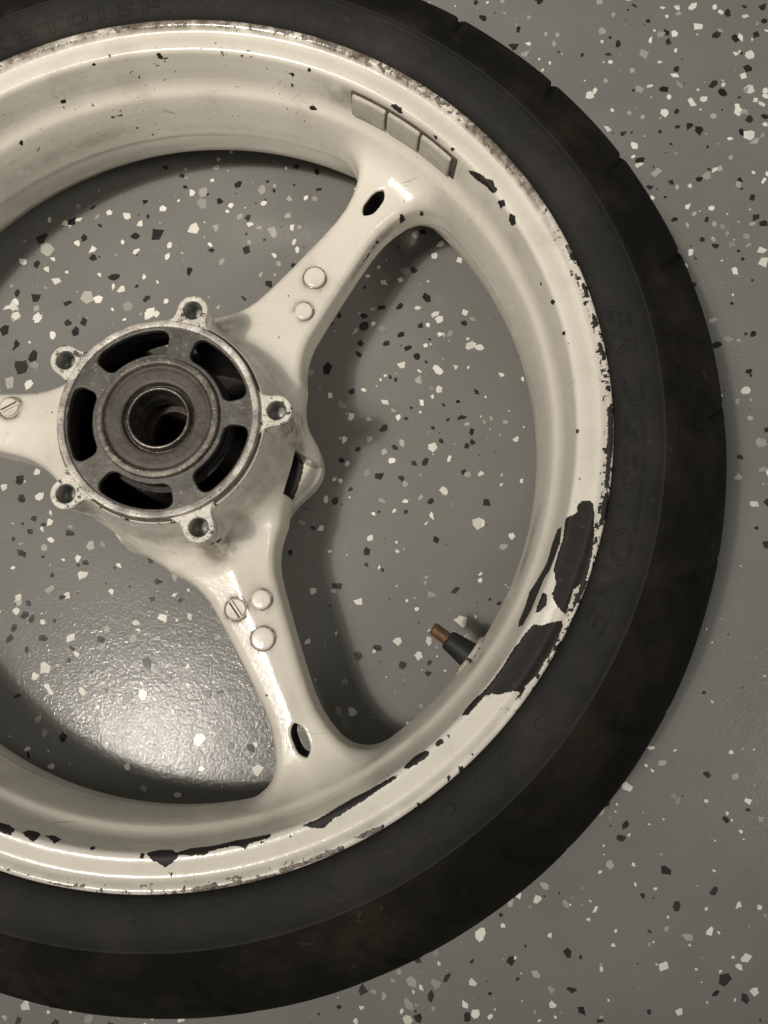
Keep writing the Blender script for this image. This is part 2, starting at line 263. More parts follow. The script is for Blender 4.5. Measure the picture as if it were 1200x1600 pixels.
FLAKES = 'd-123.7,161.5,10.2;g-120.0,153.0,10.1;d-43.9,162.9,9.8;d-131.5,70.7,9.7;g34.9,162.0,8.7;d-49.1,-144.2,8.7;w-140.5,113.0,8.6;d72.1,65.5,8.5;g-89.5,118.1,8.4;g-138.5,59.5,8.4;w165.6,-278.9,8.3;w-46.9,106.1,8.2;g287.5,287.9,8.1;w253.7,-195.3,8.1;w-102.3,-126.3,8.0;d-72.1,132.5,8.0;g-138.7,105.2,8.0;g123.6,-316.6,7.9;g-14.0,184.0,7.9;g299.9,301.4,7.8;g259.9,305.3,7.8;d-144.2,96.3,7.7;d-39.1,-57.7,7.7;w-82.7,-68.3,7.6;w-3.4,-169.2,7.6;d-124.2,77.2,7.6;w168.4,-37.0,7.5;g-122.8,71.2,7.5;w33.1,-187.4,7.5;d-96.3,93.8,7.5;d321.2,228.9,7.4;w-19.8,166.2,7.4;d-127.5,-6.8,7.3;w-122.6,103.4,7.2;w156.8,-98.0,7.2;d-125.5,119.0,7.2;g206.9,289.8,7.2;w321.9,322.2,7.1;w-82.6,116.5,7.1;w165.7,80.0,7.1;w-28.7,-96.2,7.0;w-99.7,-138.4,7.0;g-61.7,111.4,7.0;g-78.1,-49.7,7.0;w-107.4,171.6,6.9;d-103.7,173.1,6.9;w355.9,258.4,6.9;d-122.4,-54.4,6.8;d332.3,262.8,6.8;d106.3,-5.6,6.8;g291.4,198.8,6.8;d-37.8,-124.0,6.8;w144.3,63.7,6.7;g-102.2,-77.6,6.7;g-13.8,192.8,6.7;w317.6,249.7,6.7;g282.6,260.5,6.7;d303.8,-301.0,6.7;d137.5,113.1,6.7;w-125.7,57.7,6.7;w-87.5,-107.8,6.6;w324.6,306.6,6.6;d314.9,232.2,6.6;d353.4,164.6,6.6;w356.0,141.8,6.5;d-126.2,-108.3,6.5;d97.4,-309.4,6.5;g124.9,-305.0,6.5;g123.3,132.3,6.5;d178.2,318.7,6.5;w-138.0,105.7,6.4;w-112.0,130.5,6.4;w-48.4,105.4,6.4;d-105.0,-108.1,6.4;d120.0,107.5,6.4;g310.0,263.0,6.3;d199.0,295.8,6.3;d96.5,94.7,6.3;d299.5,259.9,6.3;g357.1,219.6,6.3;g26.5,193.3,6.2;d278.9,-262.0,6.2;w-101.1,-321.4,6.2;g330.0,81.6,6.2;w316.1,-289.4,6.2;g-47.5,-108.3,6.2;g-122.2,-85.0,6.2;d336.7,299.6,6.2;w-39.6,-142.6,6.2;d-32.8,-72.7,6.1;w93.9,-85.8,6.1;w110.1,124.6,6.1;w-135.7,144.7,6.1;d-92.0,-41.6,6.1;w260.7,231.3,6.1;g183.3,-260.7,6.1;d17.1,150.1,6.1;d109.0,24.9,6.1;g284.1,-278.2,6.1;w352.8,267.7,6.0;w277.5,218.5,6.0;w-143.8,112.3,6.0;w-138.6,116.0,6.0;d280.9,208.2,6.0;g98.9,-4.0,6.0;g130.5,158.2,6.0;d28.5,-174.3,6.0;w-88.7,152.3,6.0;d338.4,256.0,6.0;d-136.0,86.5,5.9;d273.6,-242.6,5.9;d136.5,-312.7,5.9;d33.0,125.1,5.9;w139.4,-32.0,5.9;d-59.4,161.7,5.9;w-123.2,104.9,5.9;d80.1,-76.0,5.9;g81.8,-151.9,5.9;g337.6,146.0,5.9;w90.3,-152.5,5.9;d153.8,-79.0,5.9;g138.6,-80.9,5.9;w130.4,-119.1,5.8;d-91.5,100.8,5.8;w269.5,-294.4,5.8;d222.3,-318.5,5.8;d-113.1,-96.3,5.8;w298.9,242.2,5.8;w-108.7,-131.7,5.8;d108.0,106.7,5.8;w249.3,256.9,5.8;g-104.4,-157.3,5.8;d314.2,-310.5,5.7;w145.5,98.2,5.7;d-6.8,150.3,5.7;d-88.2,-168.3,5.7;d-21.3,135.3,5.7;d78.2,-22.3,5.7;d217.4,-307.7,5.7;w171.2,78.7,5.7;d303.6,302.9,5.7;d125.0,79.2,5.7;w-77.6,-140.9,5.7;g61.6,62.8,5.7;d-125.1,-19.2,5.7;g-63.0,-327.7,5.7;g324.1,195.8,5.6;w121.0,67.6,5.6;g139.6,-305.5,5.6;g241.3,-239.5,5.6;w-112.9,-17.4,5.6;d-94.5,160.8,5.6;d183.0,-292.3,5.6;g132.3,57.4,5.6;d323.2,77.9,5.6;w296.8,-275.3,5.6;w-66.1,176.5,5.6;d128.6,-293.1,5.6;w279.9,204.4,5.6;g82.2,40.9,5.6;w339.2,46.8,5.6;d300.5,-253.4,5.6;w88.1,32.9,5.5;w-25.2,-325.7,5.5;d-87.1,146.7,5.5;d350.1,21.4,5.5;d286.4,188.0,5.5;w307.7,269.7,5.5;w337.8,128.3,5.5;g203.4,-251.7,5.5;d9.8,197.7,5.5;d-118.1,-93.8,5.5;g351.6,241.3,5.5;d-2.2,185.8,5.5;d354.7,235.7,5.5;d-115.1,-115.1,5.5;w325.7,251.7,5.5;d-102.8,114.0,5.5;w140.5,12.5,5.5;d63.7,205.1,5.5;w143.0,101.6,5.5;d136.0,3.2,5.5;d348.8,226.5,5.4;w147.3,-16.0,5.4;d174.0,-24.4,5.4;w122.9,-325.1,5.4;g330.8,-8.9,5.4;g-4.3,166.4,5.4;w161.7,-321.4,5.4;w-67.0,123.7,5.4;g62.5,185.9,5.4;g184.0,-51.9,5.4;d345.9,316.1,5.4;d-86.0,-114.3,5.4;d248.5,-224.6,5.4;d98.7,-54.1,5.4;d251.7,-217.3,5.4;w147.1,150.9,5.4;g196.9,-299.5,5.4;w160.5,-305.0,5.3;g84.9,-134.6,5.3;d120.9,-124.7,5.3;w137.0,-110.1,5.3;w-137.6,-11.5,5.3;w110.4,43.0,5.3;g259.0,328.1,5.3;g215.3,-261.5,5.3;d301.2,164.8,5.3;d270.9,228.1,5.3;g344.5,188.7,5.3;d159.4,31.7,5.3;w-115.9,-1.2,5.2;d-126.3,142.6,5.2;w308.4,301.7,5.2;w-78.2,179.1,5.2;d165.4,22.1,5.2;d318.7,193.2,5.2;w-138.3,111.3,5.2;w277.2,-318.3,5.2;w-103.9,-46.1,5.2;w-12.3,-95.1,5.2;g90.5,90.8,5.2;w-40.9,181.3,5.2;g107.6,92.4,5.2;w-56.2,170.4,5.1;d270.2,295.3,5.1;w339.4,-26.1,5.1;d202.8,309.0,5.1;d120.2,88.1,5.1;w146.4,87.9,5.1;g229.2,303.3,5.1;g205.6,-307.9,5.1;w100.7,-46.0,5.1;g226.8,297.3,5.1;w-91.7,-81.3,5.1;w-85.7,-57.8,5.1;g321.6,94.2,5.1;d215.3,-288.4,5.1;d-80.8,-60.5,5.1;d93.6,-119.1,5.1;d105.5,-114.6,5.1;d145.8,-302.4,5.1;w323.4,-203.2,5.0;w-82.9,-117.7,5.0;w74.1,47.4,5.0;w-111.8,91.7,5.0;w310.3,174.0,5.0;d-102.2,100.4,5.0;g11.9,174.2,5.0;w145.0,50.7,5.0;g139.4,-289.2,5.0;d369.6,320.3,5.0;d129.0,132.9,5.0;g44.6,174.3,5.0;w187.8,-256.4,5.0;w83.8,18.1,5.0;g-36.6,-198.8,5.0;d-49.5,116.5,4.9;w47.8,165.0,4.9;g0.2,141.9,4.9;w310.5,141.3,4.9;w361.1,190.9,4.9;w162.6,103.2,4.9;g57.3,-35.5,4.9;g167.4,98.2,4.9;d-124.3,-101.5,4.9;w69.3,-39.7,4.9;w-99.2,174.6,4.9;w329.2,199.5,4.9;w-105.5,-34.7,4.9;d49.4,137.6,4.8;d129.0,-324.1,4.8;d110.8,82.1,4.8;d142.0,-47.0,4.8;d-138.1,122.1,4.8;d93.0,75.4,4.8;w155.7,-316.4,4.8;d15.9,115.6,4.8;w-118.9,139.1,4.8;g6.2,-107.9,4.8;d130.3,73.3,4.8;g-100.1,-165.8,4.8;d135.8,160.3,4.8;g-5.7,210.4,4.8;w117.6,-110.3,4.8;w185.2,60.1,4.8;d-94.5,-82.5,4.8;d301.1,191.4,4.8;w105.7,-300.0,4.8;d304.7,295.9,4.8;w292.5,297.6,4.8;w-21.5,192.2,4.8;g-124.2,111.0,4.7;g346.7,151.4,4.7;g332.0,158.8,4.7;g-70.1,-48.5,4.7;w232.1,-264.3,4.7;d308.6,274.7,4.7;w-58.3,150.5,4.7;d-68.0,-109.0,4.7;g-66.7,-113.3,4.7;g100.1,17.9,4.7;d166.0,15.8,4.7;g274.8,-181.8,4.7;g120.8,15.3,4.7;w-35.4,154.8,4.7;g109.7,9.8,4.7;w-72.6,125.7,4.6;w268.5,-173.2,4.6;d65.1,192.3,4.6;w114.3,3.7,4.6;d-105.2,-330.1,4.6;w-46.1,-98.4,4.6;w-36.6,146.3,4.6;d241.2,-205.2,4.6;g237.3,-209.8,4.6;d120.7,-7.9,4.6;g122.7,-11.3,4.6;d96.1,101.3,4.6;d307.2,243.1,4.6;g152.4,88.5,4.6;w205.9,-315.6,4.6;d-85.7,-321.6,4.6;w253.0,260.4,4.6;g77.8,-78.8,4.6;d157.1,-323.2,4.6;d352.8,179.4,4.5;w-109.9,-38.7,4.5;d-118.7,-143.6,4.5;d0.7,-141.5,4.5;g-107.8,-50.6,4.5;d6.5,-162.6,4.5;w-42.6,105.5,4.5;d16.2,-173.0,4.5;d8.0,-140.8,4.5;w35.8,145.3,4.5;w319.9,-306.9,4.5;w31.3,-172.2,4.5;d342.1,59.6,4.5;w340.9,317.3,4.5;g333.1,200.6,4.5;d345.6,191.9,4.5;d169.3,48.6,4.5;d-40.9,211.7,4.5;w311.9,321.9,4.4;w142.7,143.0,4.4;g335.0,154.1,4.4;w198.8,-259.3,4.4;w-115.0,146.2,4.4;d-28.8,205.0,4.4;w-99.1,157.4,4.4;w-8.2,-327.1,4.4;d326.7,145.6,4.4;d232.4,-323.7,4.4;d116.3,12.5,4.4;w-63.2,-79.2,4.4;d218.1,330.3,4.4;w-58.8,-62.6,4.4;g268.1,317.8,4.4;g304.0,187.5,4.4;g-64.2,-102.3,4.4;g162.6,-5.4,4.4;w72.5,-20.8,4.4;d173.8,331.0,4.3;d49.9,-54.8,4.3;d79.9,102.1,4.3;d49.7,209.6,4.3;g108.1,-22.1,4.3;d139.1,-22.5,4.3;w366.8,256.7,4.3;w5.8,182.1,4.3;w359.6,250.0,4.3;d94.0,82.9,4.3;w28.0,183.5,4.3;d300.6,-188.4,4.3;g161.0,-107.8,4.3;g45.2,186.4,4.3;d263.1,287.4,4.3;d-3.1,-177.9,4.2;d-137.3,83.5,4.2;g109.4,-312.7,4.2;d17.4,173.2,4.2;d-116.0,-32.0,4.2;w209.3,297.5,4.2;g103.3,-310.5,4.2;g278.8,274.7,4.2;w18.6,168.2,4.2;w-122.4,-82.0,4.2;w-123.3,-91.3,4.2;d298.1,-308.3,4.2;w290.2,262.8,4.2;w-110.5,-175.7,4.2;g362.6,223.9,4.2;d88.6,50.1,4.2;g139.8,51.8,4.2;g351.5,160.7,4.2;g331.1,238.8,4.2;g260.8,267.2,4.2;w325.6,172.4,4.2;w133.9,41.9,4.2;g99.8,30.9,4.1;w48.9,154.9,4.1;w340.8,221.9,4.1;w118.8,32.3,4.1;g162.8,27.3,4.1;g326.9,161.1,4.1;w51.3,149.1,4.1;d306.9,231.5,4.1;d93.0,11.4,4.1;d162.5,13.0,4.1;g38.9,139.3,4.1;d82.5,4.5,4.1;g27.1,132.0,4.1;g340.6,208.5,4.1;g326.0,150.1,4.1;d318.5,150.3,4.1;d128.7,1.9,4.1;g-100.3,184.0,4.1;w170.7,-5.4,4.1;d357.0,320.8,4.1;d309.9,-213.6,4.1;w123.2,-22.6,4.1;w189.5,-45.1,4.0;w357.4,313.2,4.0;d-52.9,-170.5,4.0;w-47.4,-185.8,4.0;w131.9,106.3,4.0;w337.2,321.0,4.0;g-86.4,176.2,4.0;w62.1,-110.3,4.0;d161.8,95.4,4.0;g282.8,-203.3,4.0;w93.2,-326.6,4.0;g312.5,316.9,4.0;d-26.4,196.7,4.0;d283.0,324.3,4.0;w-22.0,-81.3,4.0;d-51.3,175.7,4.0;d-23.9,-132.6,4.0;w312.3,-293.8,4.0;w-67.8,157.3,3.9;w-12.4,-125.4,3.9;g114.7,-304.0,3.9;g-123.3,-48.2,3.9;w205.5,-278.5,3.9;d-118.0,-40.4,3.9;w-105.2,-28.2,3.9;g210.0,317.5,3.9;d-116.0,-86.4,3.9;d-109.5,-179.2,3.9;g329.6,-213.4,3.9;g333.2,40.2,3.9;g340.5,28.8,3.9;g272.6,-273.9,3.8;w-105.7,-98.1,3.8;d322.1,164.3,3.8;d146.0,16.4,3.8;w-8.0,154.3,3.8;w85.9,2.1,3.8;w-97.6,-141.7,3.8;g25.2,165.7,3.8;g171.4,130.3,3.8;g309.3,160.8,3.8;g52.5,165.4,3.8;g132.7,-20.2,3.8;w-36.2,114.4,3.8;w302.3,254.2,3.8;w65.1,-79.0,3.8;w306.4,132.5,3.7;d133.2,94.4,3.7;g-0.6,109.6,3.7;w170.2,-322.5,3.7;w-119.6,175.1,3.7;w-63.6,101.9,3.7;d-36.8,-83.6,3.7;g-32.1,-145.1,3.7;g-22.7,-70.2,3.7;g95.6,-304.9,3.7;g-20.8,-152.9,3.7;d-89.5,183.3,3.7;w-1.4,-186.9,3.6;w-11.9,-136.6,3.6;w96.0,51.0,3.6;d-84.0,169.9,3.6;d147.5,40.3,3.6;w178.7,-273.6,3.6;d-53.7,186.9,3.6;g115.6,36.8,3.6;g365.0,307.2,3.6;w193.7,17.1,3.6;w-8.0,201.1,3.6;w196.4,-10.2,3.5;g314.2,168.5,3.5;d159.6,-4.1,3.5;g339.7,303.0,3.5;g-91.9,-37.3,3.5;g280.5,-200.8,3.5;w-82.5,134.3,3.5;d64.2,-39.3,3.5;d291.5,312.4,3.5;g-113.0,-328.1,3.5;g192.3,331.3,3.5;d-87.8,-121.9,3.5;w56.5,186.6,3.5;g102.1,106.1,3.5;w-52.0,132.1,3.5;g93.0,103.3,3.5;g132.1,-149.2,3.5;d-56.8,125.6,3.5;d136.5,-129.6,3.5;w308.8,288.8,3.5;w325.9,-261.9,3.4;g19.1,155.2,3.4;w339.2,262.0,3.4;w136.6,80.5,3.4;w347.1,246.0,3.4;d245.6,287.4,3.4;w264.3,281.4,3.4;w198.9,57.1,3.4;w131.0,-308.0,3.4;w132.7,63.1,3.4;g262.2,-282.9,3.4;d160.4,-293.4,3.4;d-18.4,-84.5,3.3;w140.6,46.1,3.3;d222.7,-290.3,3.3;g187.2,28.4,3.3;g178.2,30.8,3.3;g284.2,239.5,3.3;g275.5,242.9,3.3;w354.6,197.1,3.3;w77.8,-8.1,3.3;w-127.6,-63.7,3.3;d88.0,-14.6,3.3;d-109.6,-35.9,3.2;d325.8,200.4,3.2;w287.4,180.6,3.2;d123.2,-29.5,3.2;g-142.2,127.5,3.2;w136.0,-36.8,3.2;g-26.6,210.1,3.2;w120.2,126.3,3.2;w169.3,-72.8,3.2;d180.6,-86.9,3.2;g135.8,-70.7,3.2;w312.7,188.6,3.2;w152.5,-105.3,3.2;d137.3,-123.3,3.2;g-119.1,125.7,3.2;d75.0,97.3,3.2;w102.4,96.0,3.2;w370.9,301.8,3.1;d83.5,-319.2,3.1;d323.2,-208.1,3.1;g35.0,195.8,3.1;g137.6,-319.2,3.1;w234.4,-296.4,3.1;g128.1,-317.1,3.1;d34.7,192.5,3.1;w301.9,321.9,3.1;d113.3,59.7,3.1;g118.1,-299.3,3.1;d117.0,57.6,3.1;g-36.5,-151.2,3.1;w181.7,330.7,3.0;g173.7,28.6,3.0;d123.6,31.5,3.0;d265.2,300.6,3.0;w183.6,-12.4,3.0;g221.2,304.7,3.0;w297.9,280.5,3.0;d106.3,-29.3,3.0;w102.9,-30.7,3.0;w115.9,-28.7,3.0;d353.4,242.3,3.0;d-128.6,-45.2,3.0;d98.5,-62.7,2.9;w169.5,-68.8,2.9;g72.9,-113.0,2.9;d260.1,-318.6,2.9;w98.8,129.6,2.9;d341.2,141.8,2.9;w223.4,282.4,2.9;d343.5,136.1,2.9;w103.5,-115.9,2.9;g233.2,-321.8,2.9;w218.4,276.9,2.9;g-35.7,-324.9,2.9;g184.6,103.8,2.9;d-101.8,-68.8,2.9;w264.0,245.5,2.9;w138.1,94.6,2.9;d295.2,228.5,2.9;w315.5,-175.4,2.9;w119.6,-320.7,2.8;g304.9,212.2,2.8;w-67.5,-150.2,2.8;w-4.1,216.7,2.8;g-25.8,203.6,2.8;w276.6,210.7,2.8;d157.0,42.3,2.8;g342.0,40.8,2.8;g34.3,214.4,2.8;d177.5,-267.7,2.8;d-11.0,191.1,2.8;d140.9,25.2,2.8;d30.0,199.5,2.7;w81.5,-8.9,2.7;w3.2,178.1,2.7;w75.2,-54.3,2.7;w-72.6,109.5,2.7;w117.7,-54.5,2.7;w106.4,-64.3,2.7;d108.4,-66.1,2.7;g135.1,-74.2,2.7;w129.9,-90.5,2.7;w304.3,315.2,2.6;g234.0,-293.8,2.6;w352.0,286.3,2.6;d352.8,285.6,2.6;d96.4,121.4,2.6;g322.3,-173.3,2.6;d259.7,-256.4,2.6;d-108.2,-56.6,2.6;w198.4,-324.4,2.6;w235.7,-243.5,2.6;d311.9,119.2,2.6;w-95.1,-58.6,2.6;w96.7,-319.0,2.6;d349.1,252.1,2.6;d-98.4,-97.2,2.6;d136.8,69.3,2.5;w164.1,65.2,2.5;w156.1,65.3,2.5;w110.4,60.6,2.5;w185.3,-291.1,2.5;d150.3,30.4,2.5;w324.1,44.0,2.5;d301.9,219.3,2.4;w-20.1,-97.0,2.4;w-13.7,-78.3,2.4;w318.0,-220.4,2.4;w79.7,-105.1,2.4;w166.0,-95.2,2.4;w241.5,-283.5,2.4;w-105.2,136.5,2.4;w-30.6,186.9,2.4;w267.3,-252.6,2.4;w299.1,-203.4,2.4;d296.1,180.9,2.4;w255.3,-239.2,2.4;d28.9,185.8,2.3;w207.2,-322.3,2.3;w-87.4,-324.6,2.3;d170.3,-310.5,2.3;g337.0,80.5,2.3;w126.3,-310.0,2.3;d191.3,-284.7,2.2;w309.1,-289.0,2.2;w360.6,295.5,2.2;w301.9,-275.8,2.2;d-61.9,-63.9,2.2;g345.9,-13.5,2.2;w295.4,304.6,2.2;w301.2,-242.1,2.2;w311.0,-210.2,2.2;w243.3,-275.6,2.1;w123.6,-85.2,2.1;w255.8,-250.1,2.1;w146.6,-127.9,2.1;w229.5,-259.6,2.1;w282.7,-174.5,2.1;w253.5,-222.7,2.1;w216.2,285.3,2.1;w268.7,-186.2,2.1;w265.4,-183.5,2.1;g342.5,162.1,2.1;d127.5,-320.5,2.0;w293.0,-313.1,2.0;w107.3,57.7,2.0;w285.1,-282.8,1.9;d126.9,38.7,1.9;w313.3,-214.0,1.9;w247.0,-205.6,1.9;w-26.8,-91.8,1.8;w-74.1,-324.4,1.8;d348.7,121.2,1.7;w308.6,-311.4,1.7;w288.0,-295.7,1.7;w237.6,-312.9,1.7;d229.7,290.4,1.7;w273.6,-267.8,1.7;w238.3,-228.8,1.6;w350.6,170.8,1.5;w265.3,-216.6,1.4'
flakes = []
for it in FLAKES.split(';'):
    c = it[0]; x, y, d = map(float, it[1:].split(',')); flakes.append((c, x, y, d, True))
have = np.array([(f[1], f[2]) for f in flakes])
for _ in range(3400):                                     # the rest of the scatter, where no larger flake lies
    x, y = rng.uniform(-420, 560), rng.uniform(-470, 500)
    inside = -190 < x < 345 and -330 < y < 330
    near = np.min(np.hypot(have[:, 0] - x, have[:, 1] - y))
    if inside:
        d = rng.choice([1.1, 1.4, 1.9, 2.6, 4.6, 6.5], p=[.34, .28, .19, .10, .065, .025])
        if near < (4 if d < 3 else 11 if d < 5 else 22) and rng.random() < (.5 if d < 3 else 1): continue
        if d < 3 and rng.random() < .35: continue
    else:
        d = rng.uniform(2.5, 7.5)
    flakes.append((rng.choice(['w', 'g', 'd'], p=[.40, .25, .35]), x, y, d, False))
for _ in range(5200):                                     # and over the floor round about
    x, y = rng.uniform(-1300, 1400), rng.uniform(-1300, 1500)
    if not (-420 < x < 560 and -470 < y < 500): flakes.append((rng.choice(['w', 'g', 'd'], p=[.40, .25, .35]), x, y, rng.uniform(2.5, 7.5), False))
def flake_geo(d):
    """an irregular chip: a fan-shaped top and thin sides"""
    n = random.choice([4, 5, 5, 6, 7]); asp = random.uniform(.55, 1.0); a0 = random.random() * 6.283
    ang = sorted((k + random.uniform(-.34, .34)) * 2 * math.pi / n for k in range(n))
    P = []
    for a in ang:
        r = d * .61 * random.uniform(.72, 1.12); x, y = r * math.cos(a), r * math.sin(a) * asp
        P.append((x * math.cos(a0) - y * math.sin(a0), x * math.sin(a0) + y * math.cos(a0)))
    Q = []                                                # one extra jag on some edges
    for k in range(n):
        Q.append(P[k])
        if random.random() < .45:
            b = P[(k + 1) % n]; t = random.uniform(.3, .7); s = random.uniform(.86, 1.06)
            Q.append(((P[k][0] + (b[0] - P[k][0]) * t) * s, (P[k][1] + (b[1] - P[k][1]) * t) * s))
    return Q
def flake_mesh(Q, h, base=0.0, cx=0, cy=0):
    n = len(Q); V = [(x * .97 + cx, y * .97 + cy, base + h) for x, y in Q] + [(x + cx, y + cy, base) for x, y in Q]
    F = [tuple(range(n))] + [(k, n + k, n + (k + 1) % n, (k + 1) % n) for k in range(n)]
    F = [F[0]] + [tuple(reversed(f)) for f in F[1:]]
    return V, F
flakes.sort(key=lambda f: -(f[3] + (50 if f[4] else 0)))
pile = {'w': ([], []), 'g': ([], []), 'd': ([], [])}
for k, (c, x, y, d, seen) in enumerate(flakes):
    h = random.uniform(.12, .30)
    if k < 300:
        V, F = flake_mesh(flake_geo(d), h)
        me = bpy.data.meshes.new('flake'); me.from_pydata([(a * MM, b * MM, e * MM) for a, b, e in V], [], F)
        o = link('flake', me, M_FLAKE[c], floor, False); o.location = (x * MM, y * MM, (k % 7) * 2e-5)
    else:
        V, F = flake_mesh(flake_geo(d), h + (k % 5) * .01, 0.0, x, y)
        n0 = len(pile[c][0]); pile[c][0].extend(V); pile[c][1].extend(tuple(i + n0 for i in f) for f in F)
me = bpy.data.meshes.new('small_flakes'); Vs, Fs, Ms = [], [], []
for mi, c in enumerate('wgd'):
    n0 = len(Vs); Vs += [(a * MM, b * MM, e * MM) for a, b, e in pile[c][0]]
    Fs += [tuple(i + n0 for i in f) for f in pile[c][1]]; Ms += [mi] * len(pile[c][1])
    me.materials.append(M_FLAKE[c])
me.from_pydata(Vs, [], Fs); me.polygons.foreach_set('material_index', np.array(Ms, np.int32))
o = link('small_flakes', me, None, floor, False); o['kind'] = 'stuff'

# ------------------------------------------------------------------ the wheel
wheel = bpy.data.objects.new('motorcycle_wheel', None); COL.objects.link(wheel); wheel.location = (0, 0, WZ)
wheel.empty_display_size = 0.05
tag(wheel, 'chipped cream three-spoke motorcycle wheel in a black tyre lying flat on the flecked grey floor', 'wheel')

# ---- rim: one turned profile, (radius, height) from the upper lip inwards and down to the lower lip
PROF = np.array([[228.6, 106], [229.4, 109.5], [229.4, 111], [228.8, 112], [227.9, 112.3], [226.6, 112.2], [225.4, 111.5], [224.2, 110.3], [223, 109.5], [221.5, 109.3], [220, 109.5], [218, 110.0], [215.5, 110.5], [213.4, 110.5], [212.2, 110.1], [211.3, 109.2], [210.9, 108], [210.3, 104.5], [209.4, 99], [208.8, 94.5], [208.2, 91], [207.3, 88.2], [206.2, 86], [204.9, 84.2], [203.9, 82.8], [203.2, 81], [202.6, 78.5], [201.8, 74], [201, 67], [200.3, 60], [199.8, 55], [199.55, 52], [199.6, 50.4], [199.85, 49.2], [199.9, 48], [199.8, 46], [199.9, 43], [200.4, 38], [201.2, 32.5], [203.5, 27.5], [207.5, 21.8], [211.5, 15.8], [215.5, 9.8], [219.5, 4.4], [221.5, 2.4], [224, 1.6], [227, 0], [228.8, 0.6], [229.4, 3], [228.6, 6]], float)
seg = np.hypot(*np.diff(PROF, axis=0).T); SA = np.concatenate([[0], np.cumsum(seg)])
def resample(step_top, step_low):
    out = [0.0]
    while out[-1] < SA[-1]:
        z = np.interp(out[-1], SA, PROF[:, 1]); out.append(out[-1] + (step_top if z > 48 else step_low))
    return np.array(out[:-1])
CHIPS = []
